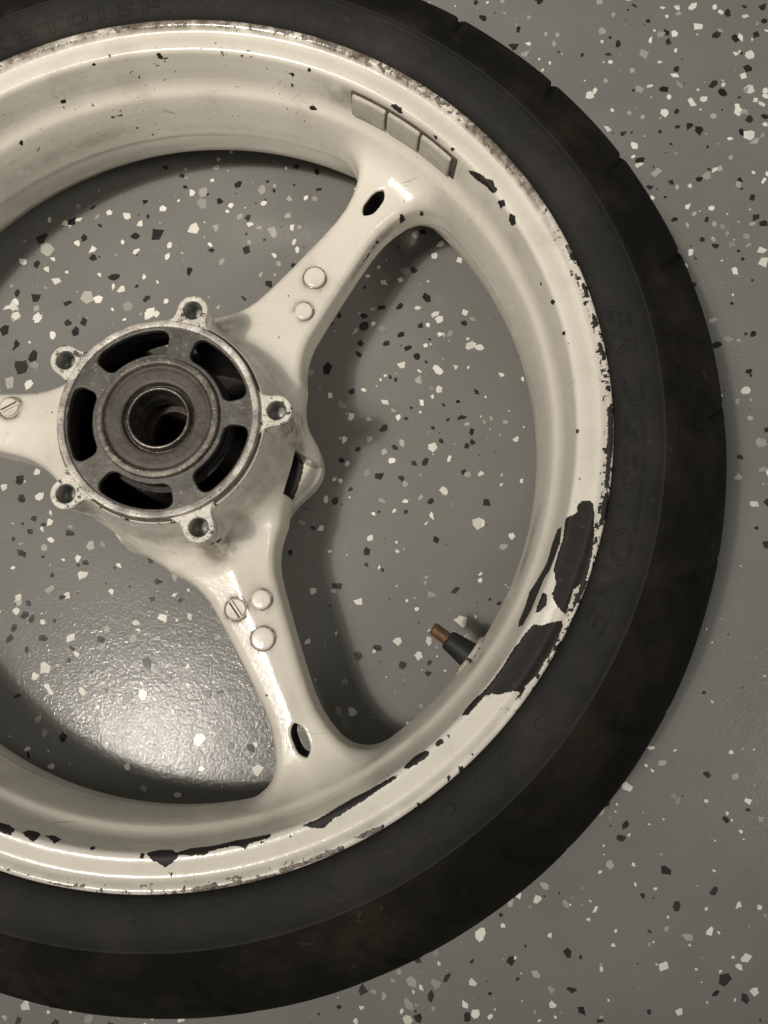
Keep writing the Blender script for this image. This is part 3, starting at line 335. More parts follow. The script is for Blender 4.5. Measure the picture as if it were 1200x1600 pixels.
for c in '-12.59,21.5 -11.74,19.5 -11.33,15.5 -11.91,13.2 -13.62,11.5 -16.17,9.2 -18.84,7.8 -20.87,7.2 -22.02,8.2 -22.94,11.5 -24.68,10.5 -26.25,10.0 -25.79,14.5 -25.41,17.5 -24.48,20.5 -23.15,20.5 -22.25,22.5 -21.30,24.5 -19.43,24.8 -17.17,24.5 -14.37,26.5 -13.72,22.0 -13.25,20.5;13.44,8.0 12.98,6.5 11.71,6.8 11.60,8.2 12.59,9.0;17.82,8.2 17.50,6.5 15.62,6.8 15.54,8.2 16.92,8.8;21.64,8.8 21.66,5.0 20.83,6.5 21.20,8.5;17.37,28.2 16.70,25.0 16.40,27.2 16.95,29.8;12.25,26.8 12.07,24.2 11.54,24.8 11.89,27.8;9.48,9.2 9.35,7.2 7.73,7.0 7.83,9.0;20.79,31.8 20.43,30.2 20.10,31.5 20.45,33.2;3.63,8.8 3.59,6.2 2.96,6.2 3.00,8.8;-16.13,8.5 -15.74,7.8 -16.54,7.0 -16.81,8.2;-21.71,8.8 -21.24,5.5 -22.50,6.2 -23.96,6.8 -25.12,7.5 -24.57,9.2 -22.90,8.5;-1.89,26.2 -2.20,23.5 -2.50,24.8;-15.39,30.0 -17.56,26.0 -19.82,26.5 -21.71,27.5 -22.84,31.5 -25.19,31.5 -27.57,30.0 -29.80,30.8 -30.17,37.8 -29.31,42.2 -26.84,44.5 -24.82,47.0 -22.53,42.8 -20.41,37.5 -17.64,38.8 -15.59,36.0;-24.77,25.2 -24.92,22.5 -26.21,20.8 -27.18,22.2 -27.80,24.0 -26.68,24.8;-29.12,22.2 -28.77,18.5 -27.98,15.5 -26.98,10.0 -28.09,8.5 -29.83,7.8 -31.93,8.2 -34.51,8.0 -36.16,9.8 -37.13,8.5 -37.34,12.2 -38.17,15.5 -39.05,17.8 -39.57,21.2 -40.26,22.5 -40.57,25.0 -38.50,24.5 -35.53,24.5 -33.50,25.0 -31.31,23.8 -29.83,23.0;-40.57,25.0 -40.37,23.0 -41.70,22.8 -43.27,22.8 -44.35,24.5 -43.25,26.8 -41.66,27.2;-49.16,24.0 -48.57,24.8 -47.90,23.5 -48.15,21.5 -49.11,22.2;-47.35,23.8 -46.73,22.5 -47.20,21.8;-54.27,25.0 -52.42,27.8 -50.76,25.2 -50.28,23.0 -50.77,21.8 -52.21,22.2 -53.75,23.0;-69.14,24.2 -66.51,24.2 -64.21,25.8 -61.90,27.2 -59.55,25.8 -57.16,25.2 -55.32,24.0 -55.54,22.8 -57.44,23.0 -59.89,22.5 -63.21,21.8 -65.07,21.2 -66.61,19.2 -68.04,22.0;-89.35,25.8 -87.95,29.0 -86.22,28.2 -85.57,25.0 -83.72,28.5 -80.33,28.0 -77.87,29.5 -75.22,27.5 -73.02,25.8 -73.46,23.8 -76.00,23.8 -76.71,22.0 -77.66,24.2 -79.75,24.5 -81.81,23.0 -83.46,22.8 -85.11,24.0 -85.93,20.5 -86.98,18.5 -87.75,21.0 -88.77,22.5;-90.19,25.8 -89.63,25.0 -89.68,22.8 -90.18,23.0;-73.17,8.5 -70.44,8.0 -68.01,8.2 -65.20,7.8 -65.26,5.0 -68.21,6.2 -70.97,6.5 -72.91,6.8;-63.83,8.8 -61.73,8.5 -59.72,7.5 -60.21,5.0 -62.09,5.8;-106.13,26.0 -105.93,30.8 -104.64,31.2 -104.08,29.8 -103.89,25.2 -104.27,23.2 -105.17,24.2;-103.56,30.0 -102.55,32.5 -101.23,30.0 -101.45,24.2 -102.26,27.0;-110.43,27.0 -109.65,28.0 -108.43,29.0 -107.34,27.2 -107.23,23.0 -108.76,22.8 -109.63,22.2;-97.18,28.0 -96.46,29.2 -96.25,25.5 -96.73,25.0;-86.52,16.5 -86.04,15.8 -86.26,13.8;-106.56,8.0 -105.85,8.2 -105.47,7.5 -106.15,7.0;-101.30,7.2 -99.94,7.5 -97.95,7.2 -98.14,6.2 -100.10,6.8;-83.60,7.8 -80.73,9.0 -80.58,7.0 -77.87,8.0 -77.53,7.0 -74.06,7.0 -72.94,6.2 -71.27,7.5 -71.38,6.2 -74.20,5.0 -78.05,5.0 -80.91,5.0 -83.74,5.0;0.82,8.8 1.01,7.0 0.52,6.0 -1.96,6.0 -4.42,6.0 -6.10,7.0 -8.12,6.8 -9.78,7.2 -9.62,9.0 -7.36,9.0 -5.30,9.2 -3.65,9.0 -1.37,8.8;-10.22,8.2 -10.13,6.2 -11.24,5.0 -12.69,5.0 -14.25,7.0 -14.76,8.5 -13.52,8.2 -11.88,8.8;3.64,8.2 3.64,6.0 2.89,6.2 2.91,8.5;7.93,8.5 8.12,5.5 7.01,6.8 6.98,8.8;-1.96,25.8 -1.94,24.0 -2.56,24.0 -2.52,25.8;-15.80,8.8 -16.12,7.2 -16.75,7.5 -16.84,9.0;40.88,29.2 39.55,25.0 38.56,23.8 37.46,23.2 36.68,21.2 35.96,22.2 35.18,23.0 35.06,25.0 35.79,26.5 36.81,26.2 38.10,28.2 39.25,29.5;56.12,26.0 55.38,23.8 54.17,24.0 53.72,26.5 54.50,27.2 55.38,26.5;47.99,26.0 47.34,24.8 47.29,26.8 47.73,27.5;44.71,25.2 44.10,24.0 44.02,25.8 44.49,26.5;34.04,27.0 33.45,23.2 32.62,24.0 33.19,29.0;31.31,24.8 30.68,23.0 29.51,25.2 30.13,30.0 30.96,29.0;23.49,8.0 23.07,5.2 21.10,6.5 21.27,8.5;17.91,8.0 16.49,7.0 15.44,7.2 16.12,8.8;17.36,26.8 16.61,24.8 16.69,28.2;93.31,25.5 92.93,25.2 92.39,27.8 92.57,30.0 93.31,28.5;80.33,25.0 79.97,25.2 79.92,27.0 80.40,26.8;79.27,26.2 78.61,25.5 78.80,27.0;69.96,25.0 69.47,24.5 69.30,26.5 69.84,27.0;84.51,19.5 84.07,19.8 84.19,21.2;70.00,50.8 69.21,49.5 68.46,51.0 69.13,52.2 69.97,52.2;73.12,38.5 72.37,39.5 72.69,42.0;73.79,31.2 72.11,31.0 72.46,34.2 72.81,32.5;110.36,42.2 109.46,42.5 109.72,44.8 110.60,44.0;119.37,53.5 118.83,54.5 119.40,57.0 119.75,55.5;103.10,25.0 102.64,26.0 102.83,27.0 103.27,26.5;100.53,22.8 100.06,23.2 100.25,24.5;101.04,72.5 100.41,73.2 100.98,74.8;110.77,37.2 110.47,39.0 110.67,39.5;103.31,55.8 103.07,56.0 103.31,57.0;102.38,57.2 101.94,57.8 102.24,58.5;104.65,60.2 103.06,61.0 102.04,60.5 102.02,61.5 103.74,62.0;99.47,6.8 98.11,7.5 98.59,10.0 98.96,8.8;97.88,7.5 95.64,8.8 95.81,9.8 97.81,8.8;98.84,80.8 98.40,81.5 98.99,82.2;111.83,6.2 111.08,7.0 111.18,8.2 111.86,7.2;109.90,6.2 109.11,6.2 108.86,7.5 109.68,7.5;-50.70,8.5 -50.14,8.0 -50.27,6.5 -50.76,6.2;-48.70,8.5 -48.23,6.8 -48.66,5.0 -49.05,5.8;-55.15,8.0 -54.79,5.2 -55.34,5.5;-54.25,6.5 -53.94,5.0 -54.28,5.0;-46.70,8.2 -46.36,8.2 -46.63,7.2'.split(';'):
    CHIPS.append(np.array([tuple(map(float, a.split(','))) for a in c.split()]))
def poly_sd(P, x, y):
    """signed distance of points to a closed polygon (negative inside)"""
    best = np.full(x.shape, 1e9); inside = np.zeros(x.shape, bool)
    for a, b in zip(P, np.roll(P, -1, 0)):
        ex, ey = b - a; wx, wy = x - a[0], y - a[1]
        t = np.clip((wx * ex + wy * ey) / (ex * ex + ey * ey + 1e-12), 0, 1)
        best = np.minimum(best, np.hypot(wx - t * ex, wy - t * ey))
        cond = ((a[1] <= y) & (b[1] > y)) | ((b[1] <= y) & (a[1] > y))
        xi = a[0] + (y - a[1]) / (b[1] - a[1] + 1e-12) * ex
        inside ^= cond & (x < xi)
    return np.where(inside, -best, best)
def rim():
    s = resample(1.0, 4.0); n = 1440
    P = np.stack([np.interp(s, SA, PROF[:, 0]), np.interp(s, SA, PROF[:, 1])], 1)
    o, th, _ = lathe('rim', P, n, M_PAINT, wheel)
    TH = np.degrees(np.repeat(th, len(s))); TH = (TH + 180) % 360 - 180; S = np.tile(s, n)
    RR = np.tile(P[:, 0], n); ZZ = np.tile(P[:, 1], n)
    chip = np.full(TH.shape, 9.0)
    for Pc in CHIPS:
        k = R(1) * 215.0
        lo = Pc.min(0) - (2.5, 9); hi = Pc.max(0) + (2.5, 9)
        idx = np.where((TH > lo[0]) & (TH < hi[0]) & (S > lo[1]) & (S < hi[1]))[0]
        if len(idx) == 0: continue
        chip[idx] = np.minimum(chip[idx], poly_sd(Pc * (k, 1), TH[idx] * k, S[idx]))
    def hump(a, lo, hi, soft): return np.clip((a - lo) / soft, 0, 1) * np.clip((hi - a) / soft, 0, 1)
    lip = np.clip((12.6 - S) / 2.5, 0, 1)
    wear = lip * (0.25 + 0.33 * hump(TH, -42, 28, 8) + .36 * hump(TH, 25, 85, 10) + .18 * hump(TH, 80, 135, 12) + .20 * hump(TH, -105, -60, 10))
    wear = np.maximum(wear, .20 * np.exp(-((S - 22.5) / 1.6) ** 2))
    wear = np.maximum(wear, .19 * hump(TH, 60, 130, 15) * (S > 22) * (S < 75))
    wear = np.maximum(wear, .42 * hump(TH, -32, 5, 10) * hump(S, 5, 14, 3))
    dirt = np.clip((13.4 - S) / 3.5, 0, 1) * (0.22 + 0.78 * hump(TH, 20, 140, 15))
    dirt = np.maximum(dirt, .55 * hump(TH, 40, 72, 8) * hump(S, 26, 46, 5))          # round the balance weights
    dirt = np.maximum(dirt, .35 * hump(TH, 95, 130, 10) * hump(S, 66, 84, 8))
    dirt = np.maximum(dirt, .60 * hump(TH, -25, -10, 5) * hump(S, 60, 80, 6))
    dirt = np.maximum(dirt, .15 * np.exp(-((S - 79) / 3.) ** 2))
    bare = ((S < 11) & ((TH < -60) & (TH > -120))) * 1.0 + ((S < 13) & (TH > 22) & (TH < 140)) * .85
    paint_attrs(o.data, chip, wear, dirt, bare)
    return o
rim_o = rim()

# ---- spokes and hub body: a blended solid sampled on a grid and meshed (surface nets)
SPOKE_A = [R(52.9), R(-67.1), R(172.9)]
EAR_A = [R(3.6 + 72 * k) for k in range(5)]
gr_, gz_ = np.arange(110, 236, 1.0), np.arange(-8, 122, 1.0)
def build_rim_table():
    GR, GZ = np.meshgrid(gr_, gz_, indexing='ij'); best = np.full(GR.shape, 1e9)
    for a, b in zip(PROF[:-1], PROF[1:]):
        e = b - a; wx, wy = GR - a[0], GZ - a[1]; t = np.clip((wx * e[0] + wy * e[1]) / (e @ e), 0, 1)
        best = np.minimum(best, np.hypot(wx - t * e[0], wy - t * e[1]))
    zs = PROF[10:-5, 1]; rs = PROF[10:-5, 0]
    rw = np.interp(GZ, zs[::-1], rs[::-1])
    return np.where(GR > rw, -best, best).astype(np.float32)
RIMT = build_rim_table()
def d_rim(r, z):
    u = np.clip(r - gr_[0], 0, len(gr_) - 1.01); v = np.clip(z - gz_[0], 0, len(gz_) - 1.01)
    i = u.astype(np.int32); j = v.astype(np.int32); fu = u - i; fv = v - j
    return RIMT[i, j] * (1 - fu) * (1 - fv) + RIMT[i + 1, j] * fu * (1 - fv) + RIMT[i, j + 1] * (1 - fu) * fv + RIMT[i + 1, j + 1] * fu * fv
def smin(a, b, k):
    h = np.maximum(k - np.abs(a - b), 0) / k; return np.minimum(a, b) - h * h * k * .25
def smax(a, b, k): return -smin(-a, -b, k)
WU = [50, 66, 72, 78.5, 84, 90, 99, 108, 118, 128, 140, 156, 166, 175, 183, 190, 196, 204, 230]
WW = [36, 32, 27.5, 23.5, 21.0, 19.2, 17.8, 16.7, 15.6, 14.6, 13.4, 12.2, 12.6, 14.4, 17.2, 20.5, 24.5, 30, 44]
HZ = [-10, 4, 6, 14, 22, 45, 60, 68, 78, 90, 100, 108, 120]
HR = [57, 57, 58, 63.5, 66, 66.5, 66, 64, 60, 56.5, 54.6, 54.0, 54.0]
def soft(x, k=9.0): return k * np.logaddexp(0, np.asarray(x, float) / k)
def spoke_top(u, v):
    return 68.9 + soft(100 - u) * .15 + soft(u - 182) * .15 - np.sqrt(np.asarray(v, float) ** 2 + 3.0) * .17
def d_spoke(x, y, z):
    best = None
    for a in SPOKE_A:
        u = x * math.cos(a) + y * math.sin(a); v = -x * math.sin(a) + y * math.cos(a); av = np.abs(v)
        w = np.interp(u, WU, WW) + (66 - z) * .10
        dv = (av - w) * .93
        top = spoke_top(np.clip(u, 66, 214), v)
        dz = np.maximum(z - top, (43 + av * .1) - z)
        rr = 4.2
        qx, qz = dv + rr, dz + rr
        d = np.hypot(np.maximum(qx, 0), np.maximum(qz, 0)) + np.minimum(np.maximum(qx, qz), 0) - rr
        d = np.maximum(d, 30 - u)
        # the lightening slot near the rim
        du = np.abs(u - 176.8)
        hole = smax(av - 4.0, du * .84 + av * .54 - 8.0, 4.0)
        d = smax(d, -hole, 1.4)
        best = d if best is None else smin(best, d, 6)
    return best
def d_hub(x, y, z):
    r = np.hypot(x, y)
    d = (r - np.interp(z, HZ, HR)) * .92
    d = smax(d, z - 111.6, 1.5); d = smax(d, 6 - z, 6)
    for a in (R(-7), R(113), R(-127)):                       # cast bosses low between the spokes
        c0 = 50 if a < R(-100) else 58; cx, cy = c0 * math.cos(a), c0 * math.sin(a)
        d = smin(d, np.hypot(np.hypot(x - cx, y - cy), np.maximum(np.abs(z - 31) - 10, 0)) - 16.5, 12)
    for a in EAR_A:                                          # the columns under the disc mounts
        t = np.clip((111 - z) / 45, 0, 1.6); c0 = 60.2 - 7 * t
        cx, cy = c0 * np.cos(a), c0 * np.sin(a)
        e = np.maximum((np.hypot(x - cx, y - cy) - (7.9 + 2 * t)) * .97, np.maximum(z - 109.2, 52 - z))
        d = smin(d, e, 7)
    return d
def cuts(d, x, y, z):
    r = np.hypot(x, y)
    void = np.maximum(np.maximum(36.5 - r, r - (np.interp(z, HZ, HR) - 6.5)), np.maximum(z - 107.5, 13 - z))
    d = smax(d, -void, 1.5)
    d = smax(d, -np.maximum(np.maximum(33.2 - r, r - 47.6), np.abs(z - 110) - 8), .6)
    d = smax(d, -(np.maximum(r - 14.6, 0 - z)), .8)
    for a in EAR_A:
        d = np.maximum(d, -np.maximum(np.hypot(x - 60.2 * np.cos(a), y - 60.2 * np.sin(a)) - 4.9, 84 - z))
    for a in (R(-17), R(103), R(-131)):                      # windows through the hub wall
        u = x * math.cos(a) + y * math.sin(a); v = -x * math.sin(a) + y * math.cos(a)
        box = np.maximum(np.maximum(np.abs(v) - (9.5 if a < R(-100) else 12.5), np.abs(u - 64) - 16), np.abs(z - 51) - 17)
        d = smax(d, -box, 2.0)
    return d
VA = R(-36.8)
def d_boss(x, y, z):
    u = x * math.cos(VA) + y * math.sin(VA); v = -x * math.sin(VA) + y * math.cos(VA)
    return np.maximum(np.hypot(v, z - 50) - 11.5, np.abs(u - 206) - 8.2)
def field(x, y, z):
    body = smin(d_spoke(x, y, z), d_hub(x, y, z), 15)
    body = cuts(body, x, y, z)
    r = np.hypot(x, y)
    rim_d = np.where(r > 112, d_rim(r, z), 99)
    body = smin(body, rim_d, 17)
    return smin(body, d_boss(x, y, z), 3.5)
def surface_nets():
    h = 1.25; B = 8
    x0, y0, z0 = -214.0, -214.0, 0.0; nb = (43, 43, 12)
    bx = np.arange(nb[0]); by = np.arange(nb[1]); bz = np.arange(nb[2])
    cx = x0 + (bx + .5) * B * h; cy = y0 + (by + .5) * B * h; cz = z0 + (bz + .5) * B * h
    X, Y, Z = np.meshgrid(cx, cy, cz, indexing='ij')
    c = field(X.ravel(), Y.ravel(), Z.ravel()).reshape(X.shape)
    rad = B * h * .87 * 1.45 + 2
    G = np.repeat(np.repeat(np.repeat(c, B, 0), B, 1), B, 2).astype(np.float32)
    I = np.argwhere((np.abs(c) < rad) & (np.hypot(X, Y) < 221))
    off = np.stack(np.meshgrid(*(np.arange(B),) * 3, indexing='ij'), -1).reshape(-1, 3)
    for s in range(0, len(I), 1500):
        J = (I[s:s + 1500, None, :] * B + off[None]).reshape(-1, 3)
        G[J[:, 0], J[:, 1], J[:, 2]] = field(x0 + J[:, 0] * h, y0 + J[:, 1] * h, z0 + J[:, 2] * h)
    neg = G < 0
    cnt = np.zeros(tuple(np.array(G.shape) - 1), np.int8)
    sl = [slice(0, -1), slice(1, None)]
    for a in sl:
        for b in sl:
            for e in sl: cnt += neg[a, b, e]
    act = (cnt > 0) & (cnt < 8)
    ids = np.full(act.shape, -1, np.int32); pos = np.argwhere(act); ids[act] = np.arange(len(pos))
    V = np.stack([x0 + (pos[:, 0] + .5) * h, y0 + (pos[:, 1] + .5) * h, z0 + (pos[:, 2] + .5) * h], 1)
    quads = []
    for ax in range(3):
        o1, o2 = (ax + 1) % 3, (ax + 2) % 3
        A = [slice(1, -1)] * 3; A[ax] = slice(0, -1); Bs = [slice(1, -1)] * 3; Bs[ax] = slice(1, None)
        na, nb_ = neg[tuple(A)], neg[tuple(Bs)]
        E = np.argwhere(na != nb_); flip = na[tuple(E.T)]
        E = E + 1; E[:, ax] -= 1
        def cell(d1, d2):
            C = E.copy(); C[:, o1] -= d1; C[:, o2] -= d2; return ids[tuple(C.T)]
        q = np.stack([cell(0, 0), cell(1, 0), cell(1, 1), cell(0, 1)], 1)
        q[~flip] = q[~flip][:, ::-1]
        quads.append(q)
    Q = np.concatenate(quads); Q = Q[(Q >= 0).all(1)]
    def grad(P, e=.35):
        g = np.stack([field(P[:, 0] + e, P[:, 1], P[:, 2]) - field(P[:, 0] - e, P[:, 1], P[:, 2]),
                      field(P[:, 0], P[:, 1] + e, P[:, 2]) - field(P[:, 0], P[:, 1] - e, P[:, 2]),
                      field(P[:, 0], P[:, 1], P[:, 2] + e) - field(P[:, 0], P[:, 1], P[:, 2] - e)], 1) / (2 * e)
        return g
    base = V.copy()
    for it in range(3):
        f = field(V[:, 0], V[:, 1], V[:, 2]); g = grad(V)
        V = V - g * (np.clip(f, -1, 1) / np.maximum((g * g).sum(1), .25))[:, None]
        V = base + np.clip(V - base, -h * .75, h * .75)
    N = grad(V, .5); N /= np.linalg.norm(N, axis=1)[:, None] + 1e-9
    return V, Q, N
SV, SQ, SN = surface_nets()
PLUGS = [  # radius, angle, size, slotted, which spoke
    (119.9, 52.6, 6.1, False, 0), (100.5, 48.3, 5.0, False, 0),
    (100.4, -62.6, 5.3, False, 1), (119.9, -66.6, 6.2, False, 1), (99.9, -70.7, 6.0, True, 1), (102.2, 168.7, 6.0, True, 2)]
def split_body():
    r = np.hypot(SV[:, 0], SV[:, 1]); dr = np.where(r > 112, d_rim(r, SV[:, 2]), 99)
    fr = r[SQ].mean(1)
    C = SV[SQ].mean(1)
    db = np.minimum(np.minimum(d_spoke(*C.T), d_hub(*C.T)), d_boss(*C.T))
    keep = (dr[SQ].max(1) > .06) & (fr < 213) & (db < 16) & (C[:, 2] > 3)
    ang = np.arctan2(C[:, 1], C[:, 0])
    boss = (d_boss(C[:, 0], C[:, 1], C[:, 2]) < 3) & (fr > 190)
    # hub where the hub solid is nearer, spokes beyond
    lab = np.where(fr < 77, 0, 1 + np.argmin(np.abs(np.stack([np.angle(np.exp(1j * (ang - a))) for a in SPOKE_A], 1)), 1))
    lab[boss] = 4; lab[~keep] = -1
    chips = [(123.4, 133.9, 1.7), (134.6, 136.8, 1.6), (109.3, 120.2, 1.6), (128.3, 135.0, .7), (50.1, -139.8, .8), (57.9, 84.6, .7)]
    outs = []
    for L, nm in ((0, 'hub'), (1, 'spoke'), (2, 'spoke'), (3, 'spoke'), (4, 'valve_boss')):
        q = SQ[lab == L]; u, inv = np.unique(q, return_inverse=True); q = inv.reshape(q.shape)
        V, N = SV[u], SN[u]
        me = mesh_np(nm, V, q); o = link(nm, me, M_PAINT, wheel)
        me.normals_split_custom_set_from_vertices([tuple(n) for n in N])
        chip = np.full(len(V), 9.0)
        for x, y, rad in chips: chip = np.minimum(chip, np.hypot(V[:, 0] - x, V[:, 1] - y) - rad + np.where(V[:, 2] < 58, 9, 0))
        # black scuffs along the flank of the upper spoke
        sx, sy = V[:, 0], V[:, 1]
        if L == 1:
            vv = -sx * math.sin(SPOKE_A[0]) + sy * math.cos(SPOKE_A[0]); uu = sx * math.cos(SPOKE_A[0]) + sy * math.sin(SPOKE_A[0])
            sc = np.clip(1 - np.abs(V[:, 2] - 58) / 5, 0, 1) * (vv < -11) * np.clip((uu - 122) / 16, 0, 1) * np.clip((186 - uu) / 20, 0, 1) * .5
        else: sc = np.zeros(len(V))
        rr = np.hypot(sx, sy)
        dirt = np.clip(sc * 1.6, 0, 1)
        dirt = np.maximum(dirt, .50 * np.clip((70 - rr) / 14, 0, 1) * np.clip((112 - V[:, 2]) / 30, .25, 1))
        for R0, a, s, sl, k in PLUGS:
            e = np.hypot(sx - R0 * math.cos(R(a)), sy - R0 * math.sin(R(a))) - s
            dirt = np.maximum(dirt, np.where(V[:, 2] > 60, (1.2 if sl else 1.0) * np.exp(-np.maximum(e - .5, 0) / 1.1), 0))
        for a in EAR_A:
            e = np.hypot(sx - 64 * math.cos(a), sy - 64 * math.sin(a))
            dirt = np.maximum(dirt, .75 * np.exp(-(np.maximum(e - 7, 0) / 5) ** 2) * (V[:, 2] > 60))
        wear = np.full(len(V), .10) + sc * .9 + np.where((rr < 57) & (V[:, 2] > 106), .30, 0)
        if L == 4: wear += .4; dirt = dirt * 0 + .45
        if L == 0:                                          # the hub's inside is darkened: dirt, plus shade put into the colour
            zz = V[:, 2]; inner = np.maximum(rr - (np.interp(zz, HZ, HR) - 2.6), np.maximum(zz - 110.6, 5 - zz))
            chip = np.minimum(chip, inner)
        hu = np.abs(sx * math.cos(SPOKE_A[L - 1]) + sy * math.sin(SPOKE_A[L - 1]) - 176.8) if 1 <= L <= 3 else None
        if hu is not None:                                  # walls of the lightening slot, set dark
            hv = np.abs(-sx * math.sin(SPOKE_A[L - 1]) + sy * math.cos(SPOKE_A[L - 1]))
            hh = np.maximum(hv - 4.1, hu * .80 + hv * .60 - 8.0)
            top = spoke_top(rr, hv)
            chip = np.minimum(chip, np.where((hh < .9) & (SV[u][:, 2] > 40), (V[:, 2] - top + 2.0) * .9, 9))
        paint_attrs(me, chip, wear, dirt)
        outs.append(o)
    return outs
hub, sp0, sp1, sp2, vboss = split_body()
SPOKES = [sp0, sp1, sp2]

# ---- plugs cast into the spokes
def plug(R0, a, s, slotted, k):
    x, y = R0 * math.cos(R(a)), R0 * math.sin(R(a))
    da = R(a) - SPOKE_A[k]
    top = float(spoke_top(R0 * math.cos(da), R0 * math.sin(da))) + .35
    prof = [(0.01, 1.1), (s - 1.2, 1.1), (s - .55, 1.0), (s - .15, .6), (s, -.1), (s + .15, -.2), (s + .75, -.27), (s + .8, -3)]
    name = 'slotted_plug' if slotted else 'round_plug'
    o, _, _ = lathe(name, prof, 40, M_PAINT, SPOKES[k], autosharp=50)
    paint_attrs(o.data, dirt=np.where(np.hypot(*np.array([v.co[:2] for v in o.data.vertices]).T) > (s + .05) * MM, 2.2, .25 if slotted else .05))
    o.location = (x * MM, y * MM, top * MM)
    if slotted:
        for side in (-1, 1):                               # two raised cheeks leave the screwdriver slot between them
            pts = []
            for t in np.linspace(-1, 1, 15):
                aa = math.asin(.985 * t) ; pts.append((side * (s - .8) * math.cos(aa), (s - .8) * math.sin(aa)))
            pts = [(px if abs(px) > 1.3 else side * 1.3, py) for px, py in pts]
            if side < 0: pts = pts[::-1]
            c = curve_plate('cheek', [pts], .6, 2.1, .25, M_PAINT, None)
            paint_attrs(c.data, dirt=np.full(len(c.data.vertices), .22))
            me = c.data; bpy.data.objects.remove(c); me.transform(Matrix.Rotation(R(35) if k == 1 else R(-62), 4, 'Z'))
            bm = bmesh.new(); bm.from_mesh(o.data); bm.from_mesh(me); bm.to_mesh(o.data); bm.free(); o.data.set_sharp_from_angle(angle=R(50))
        g = bpy.data.meshes.new('slot_grime'); bm = bmesh.new()
        
        for q in (-1.02, 1.02): bmesh.ops.create_cube(bm, size=1, matrix=Matrix.Translation((q * MM, 0, 0)) @ Matrix.Diagonal((.75 * MM, (2 * s - 2.2) * MM, .3 * MM, 1)))
        bm.to_mesh(g); bm.free()
        g.transform(Matrix.Translation((0, 0, 1.12 * MM))); g.transform(Matrix.Rotation(R(35) if k == 1 else R(-62), 4, 'Z'))
        g.materials.append(M_DIRT)
        bm = bmesh.new(); bm.from_mesh(o.data)
        n0 = len(bm.faces); bm.from_mesh(g); bm.faces.ensure_lookup_table()
        for f in bm.faces[n0:]: f.material_index = 1
        bm.to_mesh(o.data); bm.free(); o.data.materials.append(M_DIRT)
    return o
for p in PLUGS: plug(*p)

# ---- hub fittings
def slot_loop(a0, a1, r0, r1, c):
    """a curved slot between two radii with rounded corners"""
    L = []; rm = (r0 + r1) / 2
    def add(cr, ca, t0, t1):
        for t in np.linspace(t0, t1, 7):
            r = cr + c * math.cos(t); a = ca + c * math.sin(t) / rm; L.append((r * math.cos(a), r * math.sin(a)))
    da = c / rm
    add(r1 - c, a1 - da, 0, math.pi / 2); add(r0 + c, a1 - da, math.pi / 2, math.pi)
    for t in np.linspace(a1 - da, a0 + da, 14)[1:-1]: L.append((r0 * math.cos(t), r0 * math.sin(t)))
    add(r0 + c, a0 + da, math.pi, 1.5 * math.pi); add(r1 - c, a0 + da, 1.5 * math.pi, 2 * math.pi)
    for t in np.linspace(a0 + da, a1 - da, 14)[1:-1]: L.append((r1 * math.cos(t), r1 * math.sin(t)))
    return L
HF = 114.3
loops = [circle(0, 0, 50, 96), circle(0, 0, 29, 72)]
for a in EAR_A: loops.append(slot_loop(a + R(9.5), a + R(62.5), 34.2, 46.9, 4.4)[::-1])
curve_plate('hub_face', loops, 110.2, HF, .7, M_HUB, hub)
lathe('locating_ring', rounded([(47.9, 112), (48.3, 115.6), (51.7, 115.9), (52.3, 110)], .6), 128, M_RING, hub)
lathe('groove_ring', [(52.2, 112.3), (53.0, 111.7), (53.3, 111.7)], 96, M_DIRT, hub)
lathe('bearing_housing', rounded([(31.9, 108), (31.7, 115.4), (31.2, 117.2), (28.4, 117.4), (27.6, 116.2), (27.4, 109)], .7), 96, M_HOUSE, hub)
lathe('bearing_seal', rounded([(27.5, 115.6), (26.6, 114.9), (24.5, 115.2), (20.0, 115.0), (18.6, 114.6), (18.3, 112)], .5), 96, M_SEAL, hub)
lathe('bearing_race', rounded([(18.4, 113.0), (17.4, 111.6), (16.9, 113.4), (16.1, 115.0), (15.1, 115.2), (14.5, 114.4), (14.3, 107), (13.2, 104), (13.0, 96)], .45), 80, M_RACE, hub)
lathe('axle_bore', [(13.05, 97), (14.4, 95.5), (14.4, 4)], 64, M_BORE, hub)
lathe('inner_spacer', rounded([(14.3, 88), (10.8, 88), (10.4, 60)], .5), 64, M_BORE, hub)
def ear(a):
    L = []
    W = [(47.5, 15.5), (50, 12.6), (52, 10.6), (54, 9.1), (56, 8.3), (58, 8.05), (60.2, 8.0)]
    for x, w in W: L.append((x, -w))
    for t in np.linspace(-90, 90, 22)[1:-1]: L.append((60.2 + 8.0 * math.cos(R(t)), 8.0 * math.sin(R(t))))
    for x, w in W[::-1]: L.append((x, w))
    # the inner edge follows the locating ring
    for t in np.linspace(15.5, -15.5, 8)[1:-1]: L.append((51.5 * math.cos(R(t)), 51.5 * math.sin(R(t))))
    L = [(x, y) for x, y in L if math.hypot(x, y) > 51.2]
    o = curve_plate('mounting_ear', [rot2(L, a), circle(60.2 * math.cos(a), 60.2 * math.sin(a), 5.0, 32, True)], 108.2, 112.6, .8, M_WORN, hub)
    prof = [(5.0, 112.3)]
    z = 112.0
    while z > 101.5: prof += [(4.8, z), (4.5, z - .6)]; z -= 1.2
    prof += [(.01, 100.5)]
    t = lathe('threaded_hole', prof, 32, M_THREADHOLE, hub, smooth=False)[0]
    t.location = (60.2 * math.cos(a) * MM, 60.2 * math.sin(a) * MM, 0)
for a in EAR_A: ear(a)

